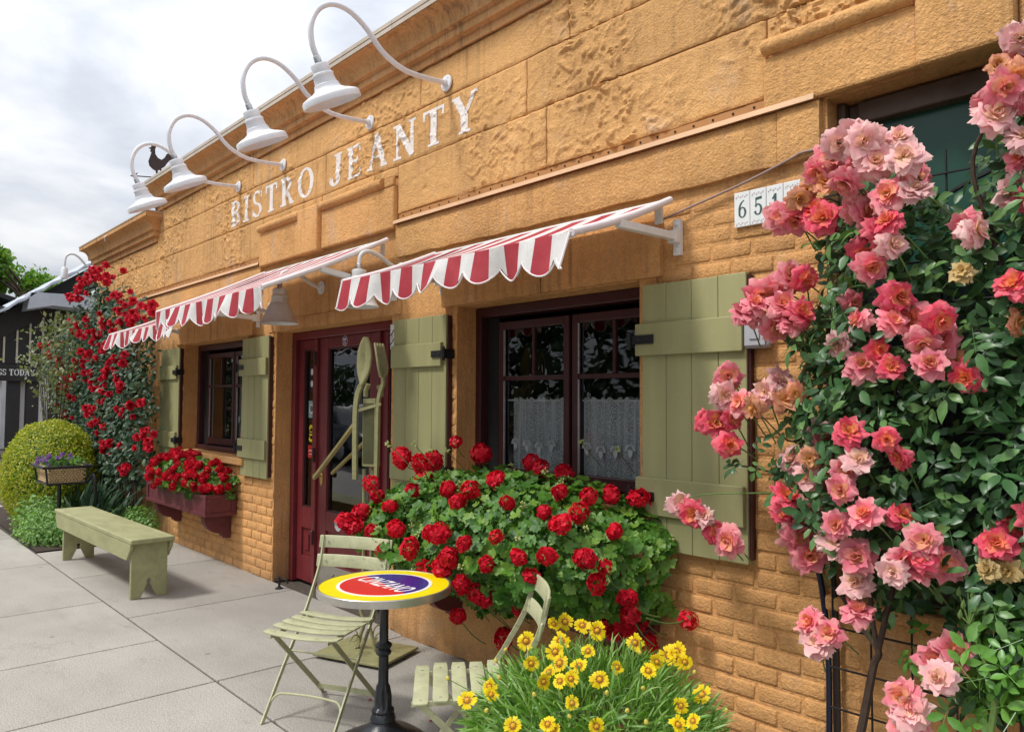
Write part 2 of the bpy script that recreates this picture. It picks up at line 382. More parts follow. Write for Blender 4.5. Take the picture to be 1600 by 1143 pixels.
M_RO = petalmat('rose_peach', (.86, .46, .12), (.86, .36, .26), (.87, .45, .24))
M_RY = petalmat('rose_faded', (.6, .42, .14), (.68, .52, .26))
M_RED = petalmat('geranium_red', (.58, .003, .012), (.92, .018, .06)); M_RED2 = petalmat('rose_red', (.42, .003, .012), (.82, .016, .05))
M_YEL = petalmat('coreopsis_yellow', (.84, .50, .0), (.90, .72, .02), (.90, .66, .006)); M_EYE = paint('flower_eye', (.30, .09, .01), .8, .3, 200, .001, 200)
M_BUD = paint('geranium_bud', (.36, .42, .14), .6, .3, 60, 0); M_VIO = petalmat('violet_petal', (.35, .2, .5), (.33, .10, .45))
M_DRY = paint('dry_bracts', (.38, .22, .07), .8, .3, 60, 0)
# ================================================================== ground
g = MB(); g.add([(-300, -300, -.012), (300, -300, -.012), (300, 300, -.012), (-300, 300, -.012)], [(0, 1, 2, 3)])
g.build('ground', M_DIRT, recalc=False, kind='structure')
pv = bpy.data.objects.new('pavement', None); COL.objects.link(pv); pv['kind'] = 'structure'; WORLD[pv.name] = Vector((0, 0, 0))
def slab(xa, xb, ya, yb):
    m = MB(); m.box(xa+.006, xb-.006, ya+.006, yb-.006, -.1, 0)
    return m.build('paving_slab', M_CONC, pv, bevel=.006, seg=2)
jx = [3.4, 1.8, .2, -1.35, -2.9, -4.42, -6.1, -7.75, -9.25]
for i in range(len(jx)-1): slab(jx[i+1], jx[i], -1.28, .02)
jx2 = [3.3, .9, -1.6, -4.42, -5.42, -6.72, -8.6, -10.4, -12.4, -14.6, -17, -20, -24]
for i in range(len(jx2)-1): slab(jx2[i+1], jx2[i], -3.1, -1.283)
for i in range(len(jx2)-1): slab(jx2[i+1], jx2[i], -5.2, -3.103)
for i in range(8, len(jx2)-1): slab(jx2[i+1], jx2[i], -1.277, 3.0 if i > 9 else -.9)
kb = MB(); kb.box(-60, 30, -5.36, -5.21, -.25, -.002); kb.build('kerb', M_CONC, kind='structure', bevel=.015)
rd = MB(); rd.add([(-200, -14, -.008-.12+.12), (200, -14, -.008), (200, -5.36, -.008), (-200, -5.36, -.008)], [(0, 1, 2, 3)])
M_ASPH = paint('asphalt', (.05, .05, .052), .9, .25, 30, .004, 90)
rd.build('road', M_ASPH, recalc=False, kind='structure')
soilm = paint('planting_soil', (.045, .03, .02), .95, .4, 30, .01, 40)
sb = MB(); sb.add([(-13.4, -1.1, .01), (-12.4, -1.24, .01), (-9.27, -1.27, .01), (-9.27, .0, .01), (-13.6, .0, .01)], [(0, 1, 2, 3, 4)])
sb.build('planting_bed', soilm, recalc=False, kind='structure')
# ================================================================== bistro building
B = thing('bistro_building', 'ochre stuccoed brick bistro front with moulded cornice and white painted name', 'building', (-6, 0, 0))
XL, XR, XC = -12.45, 1.3, -9.75
OP = [(-8.78, -7.12, 1.05, 2.20), (-6.47, -4.62, 0.0, 2.20), (-3.87, -2.40, 1.05, 2.20), (-1.43, .45, .84, 2.84)]
def wall_sheet(x0, x1, z0, z1, ops, y0, y1):
    xs = sorted({x0, x1, *[o[0] for o in ops], *[o[1] for o in ops]}); zs = sorted({z0, z1, *[o[2] for o in ops], *[o[3] for o in ops]})
    xs = [x for x in xs if x0 <= x <= x1]; zs = [z for z in zs if z0 <= z <= z1]
    def solid(i, k):
        if i < 0 or k < 0 or i >= len(xs)-1 or k >= len(zs)-1: return False
        cx = (xs[i]+xs[i+1])/2; cz = (zs[k]+zs[k+1])/2
        return not any(o[0] < cx < o[1] and o[2] < cz < o[3] for o in ops)
    m = MB()
    for i in range(len(xs)-1):
        for k in range(len(zs)-1):
            if not solid(i, k): continue
            a, b, c, d = xs[i], xs[i+1], zs[k], zs[k+1]
            m.add([(a, y0, c), (b, y0, c), (b, y0, d), (a, y0, d)], [(0, 1, 2, 3)])
            m.add([(a, y1, c), (b, y1, c), (b, y1, d), (a, y1, d)], [(3, 2, 1, 0)])
            if not solid(i-1, k): m.add([(a, y0, c), (a, y0, d), (a, y1, d), (a, y1, c)], [(0, 1, 2, 3)])
            if not solid(i+1, k): m.add([(b, y0, c), (b, y0, d), (b, y1, d), (b, y1, c)], [(3, 2, 1, 0)])
            if not solid(i, k-1): m.add([(a, y0, c), (b, y0, c), (b, y1, c), (a, y1, c)], [(3, 2, 1, 0)])
            if not solid(i, k+1): m.add([(a, y0, d), (b, y0, d), (b, y1, d), (a, y1, d)], [(0, 1, 2, 3)])
    return m
wall_sheet(XL, XR, 0, 3.5, OP, .004, .34).build('wall', M_WALL, B, recalc=False)
pw = MB(); pw.box(XC, XR, .03, .34, 3.502, 4.14); pw.build('parapet', M_CORN, B)
# side and rear walls, roof
sw = MB(); sw.box(XL, XL+.3, .342, 9, 0, 3.5); sw.box(XR-.3, XR, .342, 9, 0, 3.5); sw.box(XL, XR, 9.002, 9.3, 0, 3.5); sw.build('side_wall', M_WALL, B)
rf = MB(); rf.box(XL+.302, XR-.302, .342, 8.998, 3.2, 3.3); rf.build('roof', M_BLK, B)
# interior seen dimly through the windows
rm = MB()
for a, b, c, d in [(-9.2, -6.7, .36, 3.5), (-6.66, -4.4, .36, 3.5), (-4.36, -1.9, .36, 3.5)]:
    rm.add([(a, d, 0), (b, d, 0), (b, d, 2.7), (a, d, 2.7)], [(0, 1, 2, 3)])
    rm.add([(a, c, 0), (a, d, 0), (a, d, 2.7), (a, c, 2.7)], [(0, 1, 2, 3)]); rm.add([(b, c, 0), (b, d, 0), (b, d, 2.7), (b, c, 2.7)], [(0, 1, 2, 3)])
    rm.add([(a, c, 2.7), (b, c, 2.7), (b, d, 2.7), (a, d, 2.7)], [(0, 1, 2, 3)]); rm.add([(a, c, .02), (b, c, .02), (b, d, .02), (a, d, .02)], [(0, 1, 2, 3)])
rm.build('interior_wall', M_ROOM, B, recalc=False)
# -------------------------------------------------- bricks (painted over)
def brick_meshes(n, L, Hh, D):
    out = []
    for i in range(n):
        m = MB(); m.box(-L/2, L/2, 0, D, -Hh/2, Hh/2)
        me = bpy.data.meshes.new('brick'); me.from_pydata(m.v, [], m.f); bm = bmesh.new(); bm.from_mesh(me)
        for v in bm.verts:
            v.co.x += random.uniform(-.004, .004); v.co.z += random.uniform(-.004, .004); v.co.y += random.uniform(-.002, .002) if v.co.y < .01 else 0
        ed = [e for e in bm.edges if min(e.verts[0].co.y, e.verts[1].co.y) < .02]
        bmesh.ops.bevel(bm, geom=ed, offset=.009, segments=2, profile=.5, affect='EDGES', clamp_overlap=True)
        bmesh.ops.recalc_face_normals(bm, faces=bm.faces); bm.to_mesh(me); bm.free(); me.materials.append(M_BRICK)
        me.polygons.foreach_set('use_smooth', [True]*len(me.polygons)); out.append(me)
    return out
BL, BH = .208, .08
FULL = brick_meshes(6, BL-.014, BH-.013, .05); HALF = brick_meshes(4, BL/2-.014, BH-.013, .05)
bricks = []
regions = [(-9.0, -8.782, .0, 2.2), (-8.78, -7.12, 0, 1.03), (-7.118, -6.472, 0, 2.2), (-4.618, -3.872, .45, 2.2), (-3.87, -2.40, .45, 1.03), (-2.398, -1.432, 0, 2.56), (-1.43, .45, 0, .82)]
def hidden(x, z):
    return any(a+.12 < x < b-.1 and .95 < z < 2.12 for a, b in ((-2.35, -1.78), (-4.53, -3.92), (-7.1, -6.52), (-9.5, -8.76)))
for (a, b, z0, z1) in regions:
    k0 = int(math.ceil(z0/BH)); k = k0
    while (k+1)*BH <= z1+.02:
        z = k*BH+BH/2; x = a; first = True
        odd = k % 2
        while x < b-.03:
            L = BL/2 if (first and odd) else BL
            if x+L > b+.01: L = b-x
            if L > .05:
                cx = x+L/2
                if not hidden(cx, z) and not (z < .42 and -3.2 < cx < -2.399):
                    edge = first or x+L > b-.02
                    bricks.append((cx, z, L, edge))
            x += L; first = False
        k += 1
def vis(br):
    d = math.hypot(br[0], 3.03); return br[2]*3.03/d/d
bricks.sort(key=vis, reverse=True)
rest = MB()
for i, (x, z, L, edge) in enumerate(bricks):
    pr = -random.uniform(-.002, .0035)-(.0015 if z < 1 else 0)
    if 1.0 > z and x > -1.75 and random.random() < .5: pr += .002
    if z > 2.2: pr += .001
    src = random.choice(FULL if L > .15 else HALF); nl = (BL if L > .15 else BL/2)-.014
    sx = (L-.014+(.008 if edge else 0))/nl; rot = Matrix.Rotation(random.uniform(-.012, .012), 4, 'Y')
    if i < 295:
        inst('brick', src, B, (x, pr, z), rot.to_quaternion(), (sx, 1, 1))
    else:
        for_v = [(x+v.co.x*sx, pr+v.co.y, z+v.co.z) for v in src.vertices]
        rest.add(for_v, [tuple(p.vertices) for p in src.polygons])
if rest.v: rest.build('bricks', M_BRICK, B, smooth=True, kind='stuff')
# -------------------------------------------------- big rendered blocks of the upper wall
def hgt(x, z):
    """relief of the render in metres outward"""
    v = Vector((x*1.0, 0, z*1.0))
    msk = mnoise.noise(v*1.15+Vector((3.1, 0, 0)))+.25*mnoise.noise(v*4)
    rgh = max(0, min(1, (msk+.30)*2.4))
    right = max(0, min(1, (x+3.6)/.8)); rgh = max(rgh*.5, rgh*right, .10)
    a = mnoise.fractal(Vector((x*17+1.2*mnoise.noise(v*9), 5, z*21+1.2*mnoise.noise(v*9+Vector((5, 0, 0))))), .6, 2.2, 4)
    b = abs(mnoise.noise(Vector((x*16, 9, z*18))))
    t = max(0., min(1., (a-.03)/.16)); t2 = max(0., min(1., (a-.34)/.14)); lump = .0085*t*t*(3-2*t)+.0085*t2*t2*(3-2*t2)-.006*max(0, .16-b)/.16*t
    smooth = .0025*mnoise.noise(v*3.3+Vector((0, 7, 0)))
    pit = mnoise.noise(Vector((x*13, 3, z*13)))
    return rgh*lump*1.5+smooth*1.2-(.007*max(0, pit-.45)*3)
HS = .0075; HX0, HZ0 = -12.5, 2.85; HNX, HNZ = int((XR-HX0)/HS)+3, int((3.9-HZ0)/HS)+3
HG = np.empty((HNX, HNZ))
for i in range(HNX):
    xx = HX0+i*HS
    for k in range(HNZ): HG[i, k] = hgt(xx, HZ0+k*HS)
def hsamp(x, z):
    fi = (np.asarray(x)-HX0)/HS; fk = (np.asarray(z)-HZ0)/HS; i = np.clip(fi.astype(int), 0, HNX-2); k = np.clip(fk.astype(int), 0, HNZ-2); a = fi-i; b = fk-k
    return HG[i, k]*(1-a)*(1-b)+HG[i+1, k]*a*(1-b)+HG[i, k+1]*(1-a)*b+HG[i+1, k+1]*a*b
YB = -.012
def block(x0, x1, z0, z1):
    nx = max(2, int((x1-x0)/HS)); nz = max(2, int((z1-z0)/HS))
    X, Z = np.meshgrid(np.linspace(x0, x1, nx+1), np.linspace(z0, z1, nz+1), indexing='ij')
    def wob(p, s): return np.array([mnoise.noise(Vector((q*3.0, s, 0)))*.008+mnoise.noise(Vector((q*14, s, 3)))*.0035 for q in p])
    zb = wob(X[:, 0], z0*9); zt = wob(X[:, 0], z1*9)
    T = (Z-z0)/(z1-z0); Z = Z+zb[:, None]*(1-T)**6+zt[:, None]*T**6
    Y = YB-hsamp(X, Z)
    ed = np.minimum(np.minimum(X-x0, x1-X), np.minimum(Z-z0-.0, z1-Z)); rd = np.clip(1-ed/.016, 0, 1); Y = Y+.006*rd**2
    V = np.stack([X, Y, Z], -1).reshape(-1, 3); idx = np.arange((nx+1)*(nz+1)).reshape(nx+1, nz+1)
    fs = np.stack([idx[:-1, :-1], idx[1:, :-1], idx[1:, 1:], idx[:-1, 1:]], -1).reshape(-1, 4).tolist()
    m = MB(); m.add(V.tolist(), fs)
    ring = idx[:, 0].tolist()+idx[-1, 1:].tolist()+idx[-2::-1, -1].tolist()+idx[0, -2:0:-1].tolist(); base = len(m.v)
    m.v += [(m.v[r][0], .003, m.v[r][2]) for r in ring]; n = len(ring)
    for j in range(n): m.f.append((ring[j], base+j, base+(j+1) % n, ring[(j+1) % n])); m.m.append(0)
    return m.build('stone_block', M_BLOCK, B, smooth=True, angle=60, recalc=False)
J = .008
def course(z0, z1, xs):
    for a, b in zip(xs[:-1], xs[1:]): block(a+J/2, b-J/2, z0+J/2, z1-J/2)
course(2.915, 3.27, [XL+.01, -9.4, -6.77]); course(3.19, 3.27, [-6.77, -5.65, -4.55]); course(2.915, 3.27, [-4.55, -3.05, -1.69]); course(3.15, 3.27, [-1.69, -.4, XR-.01])
course(3.27, 3.60, [-9.75, -7.6, -5.6, -3.215, -1.2, XR-.01]); course(3.27, 3.50, [XL+.01, -11.2, -9.75]); course(3.60, 3.865, [-9.75, -8.6, -7.0, -4.28, -2.87, -.6, XR-.01])
# -------------------------------------------------- flashing, weep strip, frieze band
for a, b in ((-10.9, -6.775), (-4.545, -1.462)):
    m = MB(); m.prism([(0, 2.872), (-.012, 2.878), (-.05, 2.862), (-.054, 2.838), (-.048, 2.838), (-.046, 2.858), (0, 2.865)], (a, .002, 0), (0, 1, 0), (0, 0, 1), (1, 0, 0), b-a)
    m.build('ledge_flashing', M_LEDGE, B)
    m = MB(); m.box(a, b-.2 if b > -2 else b, -.004, .003, 2.874, 2.914); ws = m.build('weep_strip', M_WEEP, B)
    h = MB(); x = a+.06
    while x < b-.24: h.lathe([(0, .0), (.006, 0), (.006, .002), (0, .002)], 8, (x, -.0045, 2.895), (0, -1, 0)); x += .105
    h.build('weep_hole', M_DARKHOLE, ws)
def rough_slab(x0, x1, z0, z1, yf, name, mat=M_BAND, wob=.006, res=.03, yb=.003):
    nx = max(2, int((x1-x0)/res)); nz = max(2, int((z1-z0)/res)); m = MB(); V = []
    for i in range(nx+1):
        for k in range(nz+1):
            x = x0+(x1-x0)*i/nx; z = z0+(z1-z0)*k/nz
            e = min(i, nx-i, k, nz-k)
            zz = z+(mnoise.noise(Vector((x*6, z0, 1)))*wob*1.4 if k == 0 else 0)
            y = yf+mnoise.fractal(Vector((x*7, 2, z*7)), .8, 2, 3)*wob*.45+(.006 if e == 0 else 0)
            V.append((x, y, zz))
    ix = lambda i, k: i*(nz+1)+k
    fs = [(ix(i, k), ix(i+1, k), ix(i+1, k+1), ix(i, k+1)) for i in range(nx) for k in range(nz)]
    m.add(V, fs); ring = [ix(i, 0) for i in range(nx+1)]+[ix(nx, k) for k in range(1, nz+1)]+[ix(i, nz) for i in range(nx-1, -1, -1)]+[ix(0, k) for k in range(nz-1, 0, -1)]
    base = len(m.v); m.v += [(m.v[r][0], yb, m.v[r][2]) for r in ring]; n = len(ring)
    for j in range(n): m.f.append((ring[j], base+j, base+(j+1) % n, ring[(j+1) % n])); m.m.append(0)
    return m.build(name, mat, B, smooth=True, angle=50, recalc=False)
rough_slab(-10.9, -6.775, 2.60, 2.836, -.03, 'frieze_band'); rough_slab(-4.545, -1.64, 2.605, 2.836, -.03, 'frieze_band'); rough_slab(-1.636, -1.45, 2.612, 2.836, -.034, 'frieze_band')
# lintel stones
for a, b in ((-4.0, -3.08), (-3.072, -2.25), (-9.0, -7.93), (-7.922, -6.92)): rough_slab(a, b, 2.205, 2.475, -.035, 'lintel_stone', M_WALL)
rough_slab(-6.62, -4.5, 2.205, 2.30, -.012, 'lintel_stone', M_WALL)
# plinth patch of rough render at the foot of the wall
rough_slab(-4.60, -2.42, .0, .44, -.02, 'plinth', M_WALL, .03, .04)
# raised panels over the door and over the right hand opening
def raised_panel(x0, x1, z0, z1, key0, key1):
    m = MB(); m.box(x0, key0, -.045, .003, z0, z1-.05); m.box(key1, x1, -.045, .003, z0, z1-.05); m.build('lintel_panel', M_BAND, B, bevel=.012)
    m = MB(); m.box(key0+.001, key1-.001, -.085, .003, z0-.015, z1+.012); m.build('keystone', M_BAND, B, bevel=.015)
    for a, b in ((x0, key0-.002), (key1+.002, x1-.12 if x1 < 0 else x1)):
        pts = [(a+.01, -.045, z1-.012)]+[(a+(b-a)*t/14, -.048, z1-.012) for t in range(1, 14)]+[(b-.01, -.045, z1-.012)]
        mm = MB(); mm.tube([(p[0], p[1], p[2]+mnoise.noise(Vector((p[0]*5, 0, 0)))*.004) for p in pts], .036, 10); mm.build('roll_moulding', M_BAND, B, smooth=True)
    if x1 < 0:
        mm = MB(); mm.box(x1-.115, x1, -.052, -.02, z1-.05, z1+.01); mm.build('panel_stop', M_BAND, B, bevel=.01)
raised_panel(-6.77, -4.55, 2.815, 3.17, -5.95, -5.6)
raised_panel(-1.69, 1.2, 2.845, 3.13, -1.06, -.74)
# -------------------------------------------------- cornice
def cornice(path, z0, name_end=None):
    prof = [(0, .004), (.036, -.004), (.036, .056), (.044, .064), (.076, .060), (.076, .116), (.084, .124), (.108, .122), (.108, .136)]
    for i in range(1, 9):
        a = i/8*math.pi/2; prof.append((.108+.094*(1-math.cos(a)), .136+.106*math.sin(a)))
    prof += [(.208, .243), (.208, .285)]
    segs = []
    dirs = [(Vector(path[i+1])-Vector(path[i])).normalized() for i in range(len(path)-1)]
    nor = [Vector((d.y, -d.x)) for d in dirs]
    def off(i, o):
        if i == 0: return Vector(path[0])+nor[0]*o
        if i == len(path)-1: return Vector(path[-1])+nor[-1]*o
        return Vector(path[i])+nor[i-1]*o+nor[i]*o
    dense = []
    for i in range(len(path)-1):
        L = (Vector(path[i+1])-Vector(path[i])).length; n = max(1, int(L/.12)); dense.append(n)
    m = MB(); rows = []
    for i in range(len(path)-1):
        n = dense[i]
        for k in range(n+(1 if i == len(path)-2 else 0)):
            t = k/n
            rows.append([tuple((off(i, o)*(1-t)+off(i+1, o)*t))+(z0+h,) for o, h in prof])
    k = len(prof); V = []
    for r_ in rows:
        for j, (x, y, z) in enumerate(r_):
            wz = mnoise.noise(Vector((x*2.2, y*2, z*5)))*.004; V.append((x, y+(mnoise.noise(Vector((x*6, 1, z*20)))*.003 if 8 < j < 16 else 0), z+wz))
    m.add(V, [(i*k+j, (i+1)*k+j, (i+1)*k+j+1, i*k+j+1) for i in range(len(rows)-1) for j in range(k-1)])
    c = m.build('cornice', M_CORN, B, smooth=True, angle=35, recalc=False)
    # metal coping on top, in lengths
    for i in range(len(path)-1):
        a = off(i, .218); b = off(i+1, .218); L = (b-a).length; cuts = np.linspace(0, 1, max(2, int(round(L/2.6))+1))
        for s, e in zip(cuts[:-1], cuts[1:]):
            p = a+(b-a)*s; q = a+(b-a)*e; d = (q-p).normalized(); p = p+d*.002; nn = -nor[i]
            mm = MB(); pr = [(0, -.002), (.008, -.002), (.008, .012), (.45 if i == len(path)-2 else .2, .02), (.45 if i == len(path)-2 else .2, .028), (0, .026)]
            mm.prism(pr, (p.x, p.y, z0+.285+(.004*(round(s*7) % 2))), (nn.x, nn.y, 0), (0, 0, 1), (d.x, d.y, 0), (q-p).length-.002); mm.build('coping', M_COPING, B)
            mm = MB(); p2 = p-nn*-.004; mm.prism([(0, -.036), (.004, -.036), (.004, -.006), (0, -.006)], (p.x+nn.x*.004, p.y+nn.y*.004, z0+.285), (nn.x, nn.y, 0), (0, 0, 1), (d.x, d.y, 0), (q-p).length-.002); mm.build('fascia_strip', M_COPING, B)
cornice([(XC, .3), (XC, 0), (XR, 0)], 3.865)
# lower wing on the left with mitred returns at both ends
def cornice_wing():
    prof = [(0, .004), (.036, -.004), (.036, .058), (.044, .066), (.076, .062), (.076, .12), (.084, .128), (.108, .126), (.108, .142)]
    for i in range(1, 9):
        a = i/8*math.pi/2; prof.append((.108+.094*(1-math.cos(a)), .142+.12*math.sin(a)))
    prof += [(.208, .263), (.208, .315)]
    rows = []
    xl, xr = XL, XC-.02
    rows.append([(xl-o, .3, 3.505+h) for o, h in prof])
    for t in np.linspace(0, 1, 20): rows.append([((xl-o)*(1-t)+(xr+o)*t, -o, 3.505+h) for o, h in prof])
    rows.append([(xr+o, .0285, 3.505+h) for o, h in prof])
    k = len(prof); m = MB(); m.add([p for r_ in rows for p in r_], [(i*k+j, (i+1)*k+j, (i+1)*k+j+1, i*k+j+1) for i in range(len(rows)-1) for j in range(k-1)])
    m.build('cornice', M_CORN, B, smooth=True, angle=35, recalc=False)
    m = MB(); m.box(xl-.215, xr+.215, -.215, .3, 3.82, 3.834); m.build('coping', M_COPING, B)
cornice_wing()
# small white hooks under the coping
for x, z in ((-6.6, 4.12), (-11.2, 3.78)):
    m = MB(); m.tube([(x, -.212, z), (x+.01, -.235, z-.03), (x, -.232, z-.055), (x-.008, -.225, z-.08)], .007, 6); m.build('cable_hook', M_WHITE, B)
# -------------------------------------------------- painted name: letters as chipped paint lying on the relief
def seg(x0, z0, x1, z1, w):
    dx, dz = x1-x0, z1-z0; L = math.hypot(dx, dz); ux, uz = dx/L, dz/L
    return lambda X, Z: ((np.abs((X-x0)*-uz+(Z-z0)*ux) <= w/2) & (((X-x0)*ux+(Z-z0)*uz) >= 0) & (((X-x0)*ux+(Z-z0)*uz) <= L))
def ell(cx, cz, rx, rz, w, wz=None, a0=0, a1=360):
    wz = wz or w*.6
    def f(X, Z):
        o = ((X-cx)/rx)**2+((Z-cz)/rz)**2 <= 1; i = ((X-cx)/(rx-w))**2+((Z-cz)/(rz-wz))**2 <= 1
        an = np.degrees(np.arctan2((Z-cz)/rz, (X-cx)/rx)) % 360
        ok = (an >= a0) & (an <= a1) if a0 <= a1 else (an >= a0) | (an <= a1)
        return o & ~i & ok
    return f
S, s_ = .17, .075     # thick and thin strokes, in letter heights
def srf(x, z, l=.2): return seg(x-l/2, z, x+l/2, z, .07)
G = {
 'B': (.56, [seg(.14, 0, .14, 1, S), srf(.12, .035, .24), srf(.12, .965, .24), ell(.2, .745, .3, .255, .15, .075, 270, 90), ell(.2, .27, .36, .27, .16, .075, 270, 90), seg(.14, .965, .22, .965, .07), seg(.14, .51, .22, .51, .07), seg(.14, .035, .22, .035, .07)]),
 'I': (.3, [seg(.15, 0, .15, 1, S), srf(.15, .035, .3), srf(.15, .965, .3)]),
 'S': (.52, [ell(.26, .74, .24, .26, .13, .085, 20, 270), ell(.26, .265, .26, .265, .14, .085, 200, 90), seg(.49, .7, .49, .95, .05), seg(.03, .05, .03, .32, .05)]),
 'T': (.6, [seg(.3, 0, .3, 1, S), srf(.3, .035, .32), seg(0, .96, .6, .96, .08), seg(.03, .74, .03, .98, .06), seg(.57, .74, .57, .98, .06)]),
 'R': (.62, [seg(.14, 0, .14, 1, S), srf(.13, .035, .28), srf(.1, .965, .2), ell(.2, .74, .32, .26, .15, .075, 270, 90), seg(.14, .965, .22, .965, .07), seg(.14, .515, .25, .515, .07), seg(.27, .52, .53, .0, .16), srf(.55, .035, .18)]),
 'O': (.72, [ell(.36, .5, .36, .515, .16, .08)]),
 'J': (.46, [seg(.32, .2, .32, 1, S), srf(.31, .965, .3), ell(.19, .2, .215, .22, .15, .09, 180, 360), seg(0, .12, .1, .26, .12)]),
 'E': (.54, [seg(.14, 0, .14, 1, S), seg(.02, .04, .52, .04, .08), seg(.02, .96, .5, .96, .08), seg(.14, .51, .38, .51, .075), seg(.5, .0, .5, .24, .055), seg(.48, .77, .48, 1, .055), seg(.39, .41, .39, .62, .05)]),
 'A': (.68, [seg(.33, 1.02, .57, .02, .165), seg(.35, .98, .1, .02, .085), seg(.2, .34, .46, .34, .07), srf(.1, .035, .2), srf(.57, .035, .22)]),
 'N': (.7, [seg(.12, 0, .12, 1, .08), seg(.12, .98, .58, .0, .165), seg(.58, 0, .58, 1, .085), srf(.12, .035, .24), srf(.06, .965, .16), srf(.58, .965, .22)]),
 'Y': (.66, [seg(.33, 0, .33, .5, S), seg(.1, .98, .33, .45, .165), seg(.58, .98, .34, .42, .08), srf(.33, .035, .3), srf(.1, .965, .22), srf(.58, .965, .18)]),
 'G': (.68, [ell(.36, .5, .35, .515, .16, .08, 40, 355), seg(.58, .05, .58, .42, .14), srf(.57, .43, .26), seg(.63, .7, .63, .98, .05)]),
 'D': (.66, [seg(.14, 0, .14, 1, S), seg(.02, .035, .3, .035, .07), seg(.02, .965, .3, .965, .07), ell(.24, .5, .4, .5, .16, .07, 270, 90)]),
 '6': (.5, [ell(.25, .31, .25, .31, .12, .06), ell(.44, .42, .44, .6, .12, .05, 98, 200)]),
 '5': (.5, [ell(.22, .32, .26, .32, .13, .07, 200, 140), seg(.1, .5, .1, .98, .06), seg(.08, .92, .46, .97, .14)]),
 '1': (.4, [seg(.22, 0, .22, 1, .14), seg(.05, .72, .22, .98, .1), srf(.22, .03, .34)]),
 '0': (.52, [ell(.26, .5, .26, .51, .13, .06)]),
}
def letter_cells(ch, h, cell, cz=None):
    cz = cz or cell; wd, parts = G[ch]; nx = int(wd*h/cell)+6; nz = int(1.1*h/cz)+4
    X, Z = np.meshgrid((np.arange(nx)-3)*cell/h+.0, (np.arange(nz)-2)*cz/h, indexing='ij'); msk = np.zeros(X.shape, bool)
    for p in parts: msk |= p(X, Z)
    return X*h, Z*h, msk, wd*h
def paint_word(word, x0, x1, z0, h, parent, name, mat, chips=True, cell=.0036):
    gap = .085; tot = sum(G[c][0]*h for c in word); kx = (x1-x0-gap*(len(word)-1))/tot; ws = [G[c][0]*h*kx for c in word]; x = x0
    for c, wd in zip(word, ws):
        Xc, Zc, msk, _ = letter_cells(c, h, cell/kx, cell); Xc = Xc*kx; V = {}; vs = []; fs = []
        gx, gz = Xc+x, Zc+z0
        def vid(i, k, xx, zz):
            if (i, k) not in V: V[(i, k)] = len(vs); vs.append((xx, zz))
            return V[(i, k)]
        for i, k in zip(*np.nonzero(msk)):
            px, pz = gx[i, k], gz[i, k]
            if chips:
                nz_ = mnoise.fractal(Vector((px*26, 1, pz*26)), .7, 2, 4)
                if nz_ > .82 or (mnoise.noise(Vector((px*9, 4, pz*9))) > .55 and nz_ > .25): continue
            a = vid(i, k, px, pz); b = vid(i+1, k, px+cell, pz); d = vid(i+1, k+1, px+cell, pz+cell); e = vid(i, k+1, px, pz+cell); fs.append((a, b, d, e))
        A = np.array(vs); Y = YB-hsamp(A[:, 0], A[:, 1])-.0022
        m = MB(); m.add(np.stack([A[:, 0], Y, A[:, 1]], 1).tolist(), fs); m.build(name, mat, parent, recalc=False, smooth=True)
        x += wd+gap
paint_word('BISTRO', -7.50, -5.80, 3.305, .25, B, 'painted_letter', M_LETTER)
paint_word('JEANTY', -5.52, -3.66, 3.305, .25, B, 'painted_letter', M_LETTER)
def flat_word(word, org, u, v, h, width, nrm, mat, parent, name, cell, lift=.001):
    """the same letters printed flat on a board: org + u*x + v*z"""
    org = Vector(org); u = Vector(u); v = Vector(v); nr = Vector(nrm)
    ws = [(.3 if c == ' ' else G[c][0])*h for c in word]; gap = (width-sum(ws))/max(1, len(word)-1); x = 0; m = MB()
    for c, wd in zip(word, ws):
        if c != ' ':
            Xc, Zc, msk, _ = letter_cells(c, h, cell)
            for i, k in zip(*np.nonzero(msk)):
                a = org+u*(x+Xc[i, k])+v*Zc[i, k]+nr*lift; m.add([a, a+u*cell, a+u*cell+v*cell, a+v*cell], [(0, 1, 2, 3)])
        x += wd+gap
    return m.build(name, mat, parent, recalc=False)
